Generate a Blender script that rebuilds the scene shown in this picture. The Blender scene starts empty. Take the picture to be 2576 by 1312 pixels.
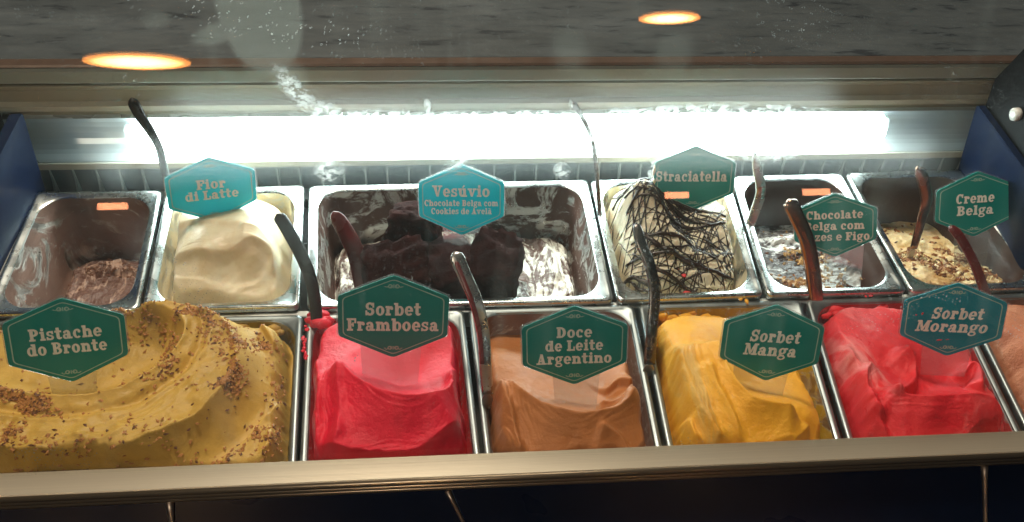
import bpy, math, random
import numpy as np
from mathutils import Vector, Matrix
random.seed(7); rng = np.random.default_rng(11)
SC = bpy.context.scene
COL = SC.collection
rad = math.radians

# ---------------------------------------------------------------- camera
W0, H0, FPX = 2576.0, 1312.0, 2143.0
CAM = np.array([0.1453, -0.4212, 0.7192])
PITCH, YAW, ROLL = rad(46.914), rad(6.841), rad(3.679)
def cam_axes():
    cy, sy = math.cos(YAW), math.sin(YAW)
    f = np.array([sy*math.cos(PITCH), cy*math.cos(PITCH), -math.sin(PITCH)])
    rt = np.array([cy, -sy, 0.0]); up = np.cross(rt, f)
    c, s = math.cos(ROLL), math.sin(ROLL)
    return c*rt+s*up, -s*rt+c*up, f
RT, UP, FW = cam_axes()
cd = bpy.data.cameras.new('camera'); cam = bpy.data.objects.new('camera', cd); COL.objects.link(cam)
cd.sensor_width = 36; cd.lens = 36*FPX/W0; cd.clip_start = 0.01; cd.clip_end = 100
m = Matrix.Identity(4)
for i in range(3):
    m[i][0] = RT[i]; m[i][1] = UP[i]; m[i][2] = -FW[i]; m[i][3] = CAM[i]
cam.matrix_world = m
SC.camera = cam
def ray(x, y): return FW*FPX + RT*(x-W0/2) - UP*(y-H0/2)
def Pz(x, y, z=0.0):            # where the sight line meets the level z
    d = ray(x, y); return CAM + d*(z-CAM[2])/d[2]
def Py(x, y, Y):                # ... meets the upright plane y = Y
    d = ray(x, y); return CAM + d*(Y-CAM[1])/d[1]

# ---------------------------------------------------------------- light
SC.view_settings.view_transform = 'Standard'; SC.view_settings.look = 'None'
SC.view_settings.exposure = 0.0; SC.view_settings.gamma = 1.0
wd = bpy.data.worlds.new('World'); SC.world = wd; wd.use_nodes = True
wd.node_tree.nodes['Background'].inputs[0].default_value = (0.75, 0.85, 1.0, 1)
wd.node_tree.nodes['Background'].inputs[1].default_value = 0.022
def area(name, loc, target, size, power, col, sy=None):
    l = bpy.data.lights.new(name, 'AREA'); l.energy = power; l.color = col; l.size = size
    if sy: l.shape = 'RECTANGLE'; l.size_y = sy
    o = bpy.data.objects.new(name, l); COL.objects.link(o); o.location = loc
    o.rotation_euler = (Vector(target)-Vector(loc)).to_track_quat('-Z', 'Y').to_euler()
    return o
area('added_overhead_light', (0.0, 0.95, 2.1), (0.2, 0.1, 0), 0.3, 46, (1.0, 0.86, 0.68))  # unseen overhead light, added to bring out the tops of the gelato
area('added_front_light', (-1.0, -1.3, 1.9), (0.1, 0.1, 0), 0.25, 14, (1.0, 0.84, 0.66))  # unseen front light, added to brighten the signs

# ---------------------------------------------------------------- helpers
def tag(o, label=None, cat=None, group=None, kind=None):
    if label: o['label'] = label
    if cat: o['category'] = cat
    if group: o['group'] = group
    if kind: o['kind'] = kind
    return o
def empty(name, loc, label, cat, group=None):
    o = bpy.data.objects.new(name, None); COL.objects.link(o); o.location = tuple(loc)
    o.empty_display_size = 0.02
    return tag(o, label, cat, group)
def mesh(name, verts, faces, mat, parent=None, smooth=False):
    me = bpy.data.meshes.new(name)
    v = np.asarray(verts, dtype=float)
    if parent is not None: v = v - np.array(parent_loc(parent))
    me.from_pydata(v.tolist(), [], faces)
    me.update()
    if smooth: me.shade_smooth()
    for mm in (mat if isinstance(mat, (list, tuple)) else [mat]): me.materials.append(mm)
    o = bpy.data.objects.new(name, me); COL.objects.link(o)
    if parent is not None: o.parent = parent
    return o
def parent_loc(p):
    l = np.array(p.location)
    while p.parent is not None: p = p.parent; l = l + np.array(p.location)
    return l
class MB:
    def __init__(s): s.v = []; s.f = []
    def box(s, a, b, bev=0):
        x0, y0, z0 = a; x1, y1, z1 = b; n = len(s.v)
        if bev:
            B = bev; X = (x0, x0+B, x1-B, x1); pts = []
            # chamfered box: extrude an octagonal y/z section, shrunken at both ends
            def sec(x, i):
                j = B if i else 0
                return [(x, y0+B+j*0, z0+j), (x, y1-B, z0+j), (x, y1-j, z0+B), (x, y1-j, z1-B),
                        (x, y1-B, z1-j), (x, y0+B, z1-j), (x, y0+j, z1-B), (x, y0+j, z0+B)]
            secs = [sec(x0, 1), sec(x0+B, 0), sec(x1-B, 0), sec(x1, 1)]
            for q in secs: s.v += q
            for k in range(3):
                for i in range(8):
                    a_ = n+k*8+i; b_ = n+k*8+(i+1) % 8
                    s.f.append((a_, b_, b_+8, a_+8))
            s.f.append(tuple(n+i for i in range(7, -1, -1))); s.f.append(tuple(n+24+i for i in range(8)))
            return s
        s.v += [(x0,y0,z0),(x1,y0,z0),(x1,y1,z0),(x0,y1,z0),(x0,y0,z1),(x1,y0,z1),(x1,y1,z1),(x0,y1,z1)]
        s.f += [(n,n+3,n+2,n+1),(n+4,n+5,n+6,n+7),(n,n+1,n+5,n+4),(n+1,n+2,n+6,n+5),(n+2,n+3,n+7,n+6),(n+3,n,n+4,n+7)]
        return s
    def extrude_x(s, prof, x0, x1, nx=1, closed=True, fn=None):
        n = len(s.v); k = len(prof)
        for i in range(nx+1):
            x = x0+(x1-x0)*i/nx
            for (y, z) in prof: s.v.append((x, y, z))
        for i in range(nx):
            for j in range(k if closed else k-1):
                a = n+i*k+j; b = n+i*k+(j+1) % k
                s.f.append((a, a+k, b+k, b))
        if closed:
            s.f.append(tuple(n+j for j in range(k))); s.f.append(tuple(n+nx*k+j for j in range(k-1, -1, -1)))
        return s
    def tube(s, pts, radii, seg=8, cap=True):
        pts = [np.array(p, float) for p in pts]; n0 = len(s.v); ref = np.array([0.13, 0.21, 0.97])
        for i, p in enumerate(pts):
            t = pts[min(i+1, len(pts)-1)]-pts[max(i-1, 0)]; t = t/(np.linalg.norm(t)+1e-12)
            a = np.cross(ref, t); a /= np.linalg.norm(a)+1e-12; b = np.cross(t, a)
            r = radii[i] if hasattr(radii, '__len__') else radii
            for k in range(seg):
                th = 2*math.pi*k/seg; s.v.append(tuple(p+r*(math.cos(th)*a+math.sin(th)*b)))
        for i in range(len(pts)-1):
            for k in range(seg):
                a_ = n0+i*seg+k; b_ = n0+i*seg+(k+1) % seg
                s.f.append((a_, b_, b_+seg, a_+seg))
        if cap:
            s.f.append(tuple(n0+k for k in range(seg-1, -1, -1)))
            e = n0+(len(pts)-1)*seg; s.f.append(tuple(e+k for k in range(seg)))
        return s
    def build(s, name, mat, parent=None, smooth=False):
        return mesh(name, s.v, s.f, mat, parent, smooth)

# numpy noise --------------------------------------------------------------
def vnoise(x, y, seed=0):
    x = np.asarray(x, float); y = np.asarray(y, float)
    xi = np.floor(x).astype(np.int64); yi = np.floor(y).astype(np.int64)
    fx = x-xi; fy = y-yi; fx = fx*fx*(3-2*fx); fy = fy*fy*(3-2*fy)
    def h(a, b):
        n = (a*374761393+b*668265263+seed*974711) & 0x7fffffff
        n = ((n ^ (n >> 13))*1274126177) & 0x7fffffff
        return ((n ^ (n >> 16)) & 0xffff)/32767.5-1.0
    return (h(xi, yi)*(1-fx)+h(xi+1, yi)*fx)*(1-fy)+(h(xi, yi+1)*(1-fx)+h(xi+1, yi+1)*fx)*fy
def fbm(x, y, oct=4, seed=0):
    r = 0; a = 1.0; t = 0
    for o in range(oct):
        r = r+a*vnoise(x*2**o+o*17.3, y*2**o-o*9.1, seed+o); t += a; a *= 0.5
    return r/t
def sstep(a, b, x):
    t = np.clip((x-a)/(b-a), 0, 1); return t*t*(3-2*t)

# ---------------------------------------------------------------- materials
def newmat(name):
    mt = bpy.data.materials.new(name); mt.use_nodes = True
    nt = mt.node_tree; b = nt.nodes['Principled BSDF']
    return mt, nt, b
def nn(nt, t, **kw):
    n = nt.nodes.new(t)
    for k, v in kw.items():
        if k.startswith('i_'):
            key = k[2:]; n.inputs[int(key) if key.isdigit() else key].default_value = v
        else: setattr(n, k, v)
    return n
def ramp(nt, stops, interp='LINEAR'):
    r = nt.nodes.new('ShaderNodeValToRGB'); r.color_ramp.interpolation = interp
    els = r.color_ramp.elements
    while len(els) < len(stops): els.new(0.5)
    for e, (p, c) in zip(els, stops):
        e.position = p; e.color = (c, c, c, 1) if isinstance(c, (int, float)) else (*c, 1)
    return r
def noise(nt, scale, detail=4, rough=0.5, dist=0.0, vec=None, scl=None):
    n = nn(nt, 'ShaderNodeTexNoise'); n.inputs['Scale'].default_value = scale
    n.inputs['Detail'].default_value = detail; n.inputs['Roughness'].default_value = rough
    n.inputs['Distortion'].default_value = dist
    tc = nn(nt, 'ShaderNodeTexCoord')
    if scl:
        mp = nn(nt, 'ShaderNodeMapping'); mp.inputs['Scale'].default_value = scl
        nt.links.new(tc.outputs['Object'], mp.inputs[0]); nt.links.new(mp.outputs[0], n.inputs['Vector'])
    else: nt.links.new(tc.outputs['Object'], n.inputs['Vector'])
    return n
def bump(nt, b, src, strength, dist=0.001):
    bp = nn(nt, 'ShaderNodeBump'); bp.inputs['Strength'].default_value = strength; bp.inputs['Distance'].default_value = dist
    nt.links.new(src, bp.inputs['Height']); nt.links.new(bp.outputs[0], b.inputs['Normal']); return bp
def mixc(nt, fac, a, b):
    mx = nn(nt, 'ShaderNodeMix', data_type='RGBA')
    for sock, v in ((mx.inputs[0], fac), (mx.inputs[6], a), (mx.inputs[7], b)):
        if isinstance(v, (int, float)): sock.default_value = v
        elif isinstance(v, tuple): sock.default_value = (*v, 1)
        else: nt.links.new(v, sock)
    return mx.outputs[2]

def simple(name, col, rough=0.5, metal=0.0, var=0.12, bscale=60, bstr=0.1, spec=0.5):
    mt, nt, b = newmat(name)
    n = noise(nt, bscale, 5, 0.6)
    c2 = tuple(min(1, c*(1+var)) for c in col); c1 = tuple(c*(1-var) for c in col)
    nt.links.new(mixc(nt, n.outputs[0], c1, c2), b.inputs['Base Color'])
    b.inputs['Roughness'].default_value = rough; b.inputs['Metallic'].default_value = metal
    b.inputs['Specular IOR Level'].default_value = spec
    r = ramp(nt, [(0.3, max(0, rough-0.08)), (0.7, min(1, rough+0.1))]); n2 = noise(nt, bscale*0.3, 3)
    nt.links.new(n2.outputs[0], r.inputs[0]); nt.links.new(r.outputs[0], b.inputs['Roughness'])
    bump(nt, b, n.outputs[0], bstr, 0.0006)
    return mt
def gelato_mat(name, col, pale=None, pale_amt=0.3, dark=None, rough=0.42, sss=0.25, grain=0.35, spec=0.38, icy=None):
    rough += 0.02
    mt, nt, b = newmat(name)
    n = noise(nt, 34, 6, 0.62, 0.6)
    pale = pale or tuple(min(1, c*1.35+0.03) for c in col); dark = dark or tuple(c*0.8 for c in col)
    r = ramp(nt, [(0.35, 0.0), (0.62, 1.0)]); nt.links.new(n.outputs[0], r.inputs[0])
    c = mixc(nt, r.outputs[0], dark, col)
    n2 = noise(nt, 14, 5, 0.6, 1.4)
    lo = 0.72-0.35*pale_amt
    r2 = ramp(nt, [(lo, 0.0), (min(0.99, lo+0.16), 0.75)]); nt.links.new(n2.outputs[0], r2.inputs[0])
    c = mixc(nt, r2.outputs[0], c, pale)
    if icy:                       # half melted icy patch: (px, py, half widths in metres, turn, colour)
        ge = nn(nt, 'ShaderNodeNewGeometry'); mp = nn(nt, 'ShaderNodeMapping'); mp.vector_type = 'TEXTURE'
        w = Pz(icy[0], icy[1], .03); mp.inputs['Location'].default_value = tuple(w); mp.inputs['Scale'].default_value = (icy[2], icy[3], 1.0); mp.inputs['Rotation'].default_value = (0, 0, icy[4])
        nt.links.new(ge.outputs['Position'], mp.inputs[0])
        ln = nn(nt, 'ShaderNodeVectorMath', operation='LENGTH'); nt.links.new(mp.outputs[0], ln.inputs[0])
        sn = nn(nt, 'ShaderNodeTexNoise'); sn.inputs['Scale'].default_value = 1.0; sn.inputs['Detail'].default_value = 6; sn.inputs['Distortion'].default_value = 1.2
        m2_ = nn(nt, 'ShaderNodeMapping'); m2_.inputs['Scale'].default_value = (3.2, 1.6, 20); nt.links.new(mp.outputs[0], m2_.inputs[0]); nt.links.new(m2_.outputs[0], sn.inputs['Vector'])
        sb = nn(nt, 'ShaderNodeMath', operation='MULTIPLY_ADD'); sb.inputs[1].default_value = 2.4; nt.links.new(sn.outputs[0], sb.inputs[0]); nt.links.new(ln.outputs['Value'], sb.inputs[2])
        mr = nn(nt, 'ShaderNodeMapRange'); mr.inputs[1].default_value = 2.15; mr.inputs[2].default_value = 1.35; nt.links.new(sb.outputs[0], mr.inputs[0])
        ml = nn(nt, 'ShaderNodeMath', operation='MULTIPLY'); ml.inputs[1].default_value = 0.75; nt.links.new(mr.outputs[0], ml.inputs[0])
        c = mixc(nt, ml.outputs[0], c, icy[5])
    nt.links.new(c, b.inputs['Base Color'])
    rr = ramp(nt, [(0.3, rough-0.12), (0.7, rough+0.16)]); nt.links.new(n.outputs[0], rr.inputs[0]); nt.links.new(rr.outputs[0], b.inputs['Roughness'])
    b.inputs['Subsurface Weight'].default_value = sss; b.inputs['Subsurface Radius'].default_value = (1, 0.5, 0.3)
    b.inputs['Subsurface Scale'].default_value = 0.004
    b.inputs['Specular IOR Level'].default_value = spec
    fine = noise(nt, 420, 5, 0.7); med = noise(nt, 90, 4, 0.6, 0.8)
    ad = nn(nt, 'ShaderNodeMath', operation='MULTIPLY_ADD'); ad.inputs[1].default_value = 0.7
    nt.links.new(med.outputs[0], ad.inputs[0]); nt.links.new(fine.outputs[0], ad.inputs[2])
    bump(nt, b, ad.outputs[0], min(1, grain*1.5), 0.0016)
    return mt
def smear_mat(name, a, b_, thr=0.5, scl=(70, 22, 30), rough=0.25):
    mt, nt, b = newmat(name)
    n = noise(nt, 1, 6, 0.62, 1.8, scl=scl); n2 = noise(nt, 26, 5, 0.65, 1.2)
    ad = nn(nt, 'ShaderNodeMath', operation='ADD'); nt.links.new(n.outputs[0], ad.inputs[0]); nt.links.new(n2.outputs[0], ad.inputs[1])
    r = ramp(nt, [(0, 0.0), (1, 1.0)]); mr = nn(nt, 'ShaderNodeMapRange'); mr.inputs[1].default_value = thr*2-.07; mr.inputs[2].default_value = thr*2+.09
    nt.links.new(ad.outputs[0], mr.inputs[0]); nt.links.new(mixc(nt, mr.outputs[0], a, b_), b.inputs['Base Color'])
    b.inputs['Roughness'].default_value = rough; b.inputs['Specular IOR Level'].default_value = 0.5
    bump(nt, b, ad.outputs[0], 1.0, 0.003); return mt
def steel_mat(name, col=(0.62, 0.63, 0.62), rough=0.25, stain=None, amt=0.5, scale=16, rough2=0.45, scl=None):
    mt, nt, b = newmat(name)
    b.inputs['Metallic'].default_value = 1.0
    n = noise(nt, 40, 5, 0.6)
    c = mixc(nt, n.outputs[0], tuple(x*0.86 for x in col), col)
    rr = ramp(nt, [(0.3, rough-0.07), (0.7, rough+0.1)]); nt.links.new(n.outputs[0], rr.inputs[0])
    rv = rr.outputs[0]; bsrc = noise(nt, 900, 2).outputs[0]; bs = 0.03
    if stain:
        s = noise(nt, scale, 8, 0.68, 1.6, scl=scl)
        r = ramp(nt, [(0.62-0.35*amt, 0.0), (0.69-0.35*amt, 1.0)]); nt.links.new(s.outputs[0], r.inputs[0])
        s2 = noise(nt, scale*2.7, 6, 0.65, 0.8)
        sc = mixc(nt, s2.outputs[0], stain[0], stain[1])
        c = mixc(nt, r.outputs[0], c, sc); b.inputs['Specular IOR Level'].default_value = 0.3
        inv = nn(nt, 'ShaderNodeMath', operation='SUBTRACT'); inv.inputs[0].default_value = 1.0
        nt.links.new(r.outputs[0], inv.inputs[1]); nt.links.new(inv.outputs[0], b.inputs['Metallic'])
        rv = mixc(nt, r.outputs[0], rv, (rough2,)*3)
        bsrc = r.outputs[0]; mlt = nn(nt, 'ShaderNodeMath', operation='MULTIPLY')
        nt.links.new(r.outputs[0], mlt.inputs[0]); nt.links.new(s2.outputs[0], mlt.inputs[1]); bsrc = mlt.outputs[0]; bs = 0.8
    nt.links.new(c, b.inputs['Base Color']); nt.links.new(rv, b.inputs['Roughness'])
    bump(nt, b, bsrc, bs, 0.001)
    return mt

M = {}
M['rim'] = steel_mat('stainless_rim', (0.60, 0.64, 0.64), 0.26)
M['rim_dark'] = steel_mat('darkened_stainless_rim', (0.30, 0.34, 0.35), 0.42)  # same steel for the front rims, dimmer reflections put into its colour
M['steel'] = steel_mat('stainless_basin', (0.55, 0.56, 0.54), 0.32)
choc = ((0.035, 0.014, 0.010), (0.10, 0.050, 0.036))
M['basin_choc'] = steel_mat('basin_chocolate_smears', (0.5, 0.5, 0.48), 0.3, choc, 0.56, 20)
M['basin_choc_full'] = steel_mat('basin_chocolate_coat', (0.5, 0.48, 0.45), 0.3, ((0.024, 0.011, 0.008), (0.07, 0.038, 0.030)), 0.95, 18, 0.35)
M['basin_brown'] = steel_mat('basin_brown_film', (0.5, 0.46, 0.42), 0.34, ((0.11, 0.06, 0.048), (0.24, 0.145, 0.115)), 0.62, 11, 0.34)
M['basin_yellow'] = steel_mat('basin_yellow_smears', (0.5, 0.5, 0.45), 0.3, ((0.28, 0.17, 0.02), (0.5, 0.33, 0.03)), 0.55, 26)
M['basin_red'] = steel_mat('basin_red_smears', (0.5, 0.48, 0.46), 0.3, ((0.25, 0.012, 0.015), (0.5, 0.04, 0.05)), 0.75, 26)
M['basin_olive'] = steel_mat('basin_olive_smears', (0.5, 0.5, 0.45), 0.3, ((0.16, 0.12, 0.02), (0.34, 0.27, 0.05)), 0.62, 26)
M['basin_cream'] = steel_mat('basin_cream_smears', (0.55, 0.56, 0.52), 0.3, ((0.5, 0.42, 0.28), (0.7, 0.62, 0.42)), 0.5, 20)

M['fior'] = gelato_mat('fior_cream', (0.74, 0.66, 0.50), (0.80, 0.75, 0.62), 0.1, (0.62, 0.51, 0.33), 0.36, 0.35, 0.12)
M['pist'] = gelato_mat('pistachio_cream', (0.58, 0.355, 0.075), (0.65, 0.45, 0.14), 0.25, (0.48, 0.29, 0.060), 0.42, 0.12, 0.22)
M['framb'] = gelato_mat('raspberry_sorbet', (0.78, 0.018, 0.050), (0.85, 0.10, 0.14), 0.18, (0.66, 0.010, 0.035), 0.36, 0.14, 0.4)
M['doce'] = gelato_mat('caramel_gelato', (0.46, 0.170, 0.055), (0.52, 0.23, 0.10), 0.25, (0.40, 0.145, 0.045), 0.38, 0.12, 0.3)
M['manga'] = gelato_mat('mango_sorbet', (0.86, 0.43, 0.035), (0.86, 0.58, 0.16), 0.2, (0.80, 0.37, 0.025), 0.36, 0.14, 0.4, icy=(1745, 970, .013, .075, .12, (0.62, 0.42, 0.14)))
M['moran'] = gelato_mat('strawberry_sorbet', (0.76, 0.035, 0.045), (0.80, 0.22, 0.22), 0.42, (0.68, 0.022, 0.035), 0.34, 0.14, 0.4, icy=(2170, 900, .020, .050, .25, (0.80, 0.30, 0.30)))
M['coral'] = gelato_mat('tan_sorbet', (0.60, 0.24, 0.13), (0.7, 0.40, 0.26), 0.4, (0.50, 0.17, 0.09), 0.5, 0.2, 0.6)
M['white'] = gelato_mat('white_gelato', (0.76, 0.70, 0.54), (0.84, 0.80, 0.70), 0.35, (0.68, 0.60, 0.44), 0.4, 0.3, 0.35)
M['choco_ripple'] = smear_mat('chocolate_ripple', (0.028, 0.014, 0.012), (0.60, 0.58, 0.56), 0.51, (20, 60, 30), 0.28)
M['vesu_res'] = smear_mat('residue_cream_choc', (0.10, 0.05, 0.04), (0.86, 0.84, 0.76), 0.50)
M['brown_res'] = smear_mat('residue_brown', (0.16, 0.075, 0.055), (0.52, 0.34, 0.26), 0.54, (90, 25, 30), 0.35)
M['creme'] = gelato_mat('belgian_cream', (0.76, 0.62, 0.38), (0.78, 0.66, 0.42), 0.3, (0.6, 0.38, 0.15), 0.35, 0.3, 0.4)
M['drizzle'] = simple('chocolate_drizzle', (0.022, 0.010, 0.007), 0.3, 0, 0.3, 300, 0.3)
M['brownie'] = gelato_mat('brownie', (0.030, 0.009, 0.008), (0.08, 0.026, 0.020), 0.3, (0.014, 0.005, 0.005), 0.85, 0.0, 1.0, 0.06)
M['crumb'] = simple('nut_crumb', (0.40, 0.17, 0.045), 0.6, 0, 0.6, 500, 0.5)
M['crumb_dark'] = simple('nut_crumb_dark', (0.12, 0.04, 0.015), 0.6, 0, 0.5, 500, 0.5)
M['nut'] = simple('caramel_nut', (0.42, 0.24, 0.08), 0.4, 0, 0.4, 400, 0.5)
M['cookie'] = simple('cookie_crumb', (0.30, 0.12, 0.04), 0.6, 0, 0.5, 400, 0.6)
M['black_plastic'] = simple('black_plastic', (0.010, 0.009, 0.010), 0.3, 0, 0.3, 80, 0.05, 0.25)
M['maroon'] = simple('maroon_plastic', (0.10, 0.014, 0.014), 0.25, 0, 0.3, 80, 0.05)
M['tinted_steel'] = steel_mat('reflection_tinted_steel', (0.34, 0.19, 0.13), 0.2)  # steel whose brown tint stands in for reflected sorbet
M['spoon_steel'] = steel_mat('spatula_steel', (0.52, 0.50, 0.48), 0.28)
M['dark_steel'] = steel_mat('spatula_dark_steel', (0.17, 0.15, 0.145), 0.26)
M['blue'] = simple('blue_laminate', (0.002, 0.009, 0.036), 0.5, 0, 0.3, 50, 0.05, 0.15)
M['navy'] = simple('navy_lacquer', (0.004, 0.010, 0.028), 0.32, 0, 0.3, 30, 0.03, 0.2)
M['blackp'] = simple('black_end_cap', (0.002, 0.002, 0.003), 0.6, 0, 0.3, 50, 0.05, 0.12)
M['beige'] = simple('cream_painted_steel', (0.42, 0.39, 0.31), 0.42, 0, 0.06, 25, 0.04)
M['beige2'] = simple('taupe_painted_steel', (0.30, 0.27, 0.205), 0.42, 0, 0.08, 25, 0.04)
M['sage'] = simple('pale_sage_rail', (0.30, 0.31, 0.27), 0.35, 0, 0.06, 25, 0.04)
M['trough'] = simple('white_reflector', (0.52, 0.57, 0.59), 0.30, 0.6, 0.05, 25, 0.03)
M['louver'] = simple('grey_louver', (0.10, 0.12, 0.13), 0.5, 0.0, 0.15, 40, 0.05)
M['fin'] = simple('pale_fin', (0.34, 0.37, 0.36), 0.4, 0.0, 0.1, 40, 0.05)
M['whitestrip'] = simple('white_trim', (0.62, 0.62, 0.60), 0.35, 0, 0.08, 30, 0.05)
M['red_trim'] = simple('red_trim', (0.45, 0.03, 0.025), 0.4, 0, 0.15, 50, 0.05)
M['dark'] = simple('dark_cavity', (0.010, 0.010, 0.012), 0.6, 0, 0.2, 20, 0.05)
M['knob'] = simple('white_plastic', (0.72, 0.72, 0.70), 0.35, 0, 0.05, 50, 0.05)
M['print'] = simple('cream_print', (0.86, 0.90, 0.78), 0.6, 0, 0.25, 260, 0.05)
M['line'] = simple('pale_line_print', (0.36, 0.58, 0.50), 0.6, 0, 0.15, 200, 0.05)

def emis(name, col, s):
    mt = bpy.data.materials.new(name); mt.use_nodes = True; nt = mt.node_tree; nt.nodes.clear()
    e = nn(nt, 'ShaderNodeEmission'); e.inputs[0].default_value = (*col, 1); e.inputs[1].default_value = s
    o = nn(nt, 'ShaderNodeOutputMaterial'); nt.links.new(e.outputs[0], o.inputs[0]); return mt
M['tube'] = emis('fluorescent_glow', (0.84, 1.0, 0.97), 34.0)
M['warm_lamp'] = emis('warm_lamp_glow', (1.0, 0.66, 0.28), 42.0)
M['orange_lamp'] = emis('orange_lamp_glow', (1.0, 0.33, 0.15), 26.0)

def card_mat(name, col):
    mt, nt, b = newmat(name)
    n = noise(nt, 30, 4); nt.links.new(mixc(nt, n.outputs[0], tuple(c*0.85 for c in col), tuple(c*1.15 for c in col)), b.inputs['Base Color'])
    b.inputs['Roughness'].default_value = 0.38; b.inputs['Specular IOR Level'].default_value = 0.4
    tr = nn(nt, 'ShaderNodeBsdfTranslucent'); tr.inputs[0].default_value = (*[min(1, c*1.1) for c in col], 1)
    mx = nn(nt, 'ShaderNodeMixShader'); mx.inputs[0].default_value = 0.22
    out = nt.nodes['Material Output']
    nt.links.new(b.outputs[0], mx.inputs[1]); nt.links.new(tr.outputs[0], mx.inputs[2]); nt.links.new(mx.outputs[0], out.inputs[0])
    return mt
M['card_green'] = card_mat('teal_green_card', (0.008, 0.285, 0.255))
M['card_lit'] = card_mat('lit_teal_card', (0.002, 0.62, 0.72))  # brighter lit look of two back signs put into the card colour
M['card_blue'] = card_mat('petrol_card', (0.003, 0.30, 0.40))
def acrylic():
    mt = bpy.data.materials.new('clear_acrylic'); mt.use_nodes = True; nt = mt.node_tree; nt.nodes.clear()
    t = nn(nt, 'ShaderNodeBsdfTransparent'); t.inputs[0].default_value = (0.90, 0.91, 0.90, 1)
    g = nn(nt, 'ShaderNodeBsdfGlossy'); g.inputs['Roughness'].default_value = 0.12
    d = nn(nt, 'ShaderNodeBsdfTranslucent'); d.inputs[0].default_value = (0.8, 0.8, 0.8, 1)
    dd = nn(nt, 'ShaderNodeBsdfDiffuse'); dd.inputs[0].default_value = (0.7, 0.7, 0.7, 1)
    m1 = nn(nt, 'ShaderNodeMixShader'); m1.inputs[0].default_value = 0.10
    m2 = nn(nt, 'ShaderNodeMixShader'); m2.inputs[0].default_value = 0.07; m3 = nn(nt, 'ShaderNodeMixShader'); m3.inputs[0].default_value = 0.5
    o = nn(nt, 'ShaderNodeOutputMaterial'); L = nt.links.new
    L(t.outputs[0], m1.inputs[1]); L(g.outputs[0], m1.inputs[2]); L(d.outputs[0], m3.inputs[1]); L(dd.outputs[0], m3.inputs[2])
    L(m1.outputs[0], m2.inputs[1]); L(m3.outputs[0], m2.inputs[2]); L(m2.outputs[0], o.inputs[0]); return mt
M['acrylic'] = acrylic()

# wood worktop: dark boards with fine grain along the counter
def wood():
    mt, nt, b = newmat('dark_wood_worktop')
    n = noise(nt, 1, 7, 0.62, 0.5, scl=(18, 90, 40)); n2 = noise(nt, 1, 4, 0.6, 0.4, scl=(5, 12, 5))
    r = ramp(nt, [(0.34, (0.028, 0.033, 0.042)), (0.42, (0.078, 0.092, 0.104)), (0.75, (0.108, 0.122, 0.130))]); nt.links.new(n.outputs[0], r.inputs[0])
    r2 = ramp(nt, [(0.35, 0.55), (0.7, 1.0)]); nt.links.new(n2.outputs[0], r2.inputs[0])
    mm = nn(nt, 'ShaderNodeMix', data_type='RGBA', blend_type='MULTIPLY'); mm.inputs[0].default_value = 1
    nt.links.new(r.outputs[0], mm.inputs[6]); nt.links.new(r2.outputs[0], mm.inputs[7])
    nt.links.new(mm.outputs[2], b.inputs['Base Color']); b.inputs['Roughness'].default_value = 0.42
    bump(nt, b, n.outputs[0], 0.4, 0.001); return mt
M['wood'] = wood()
M['warm_edge'] = simple('warm_edge_highlight', (0.10, 0.062, 0.045), 0.35, 0.3, 0.25, 60, 0.1)  # warm highlight along the worktop's front edge, put into a brown-red colour
def brushed(name, col, rough):
    mt, nt, b = newmat(name); b.inputs['Metallic'].default_value = 0.35 if rough > .4 else 0.85
    n = noise(nt, 1, 4, 0.6, 0, scl=(3, 900, 900))
    nt.links.new(mixc(nt, n.outputs[0], tuple(c*0.75 for c in col), col), b.inputs['Base Color'])
    b.inputs['Roughness'].default_value = rough; bump(nt, b, n.outputs[0], 0.4, 0.0004); return mt
M['rail'] = brushed('satin_aluminium_rail', (0.78, 0.70, 0.54), 0.42)
M['rail_bead'] = brushed('bronze_aluminium_bead', (0.42, 0.34, 0.24), 0.28)

# ---------------------------------------------------------------- the case
case = empty('display_case', (0.24, 0.41, -0.12), 'long glass fronted gelato display case with a lit tube along its back', 'display case')
X0, X1 = -0.62, 1.25
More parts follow.
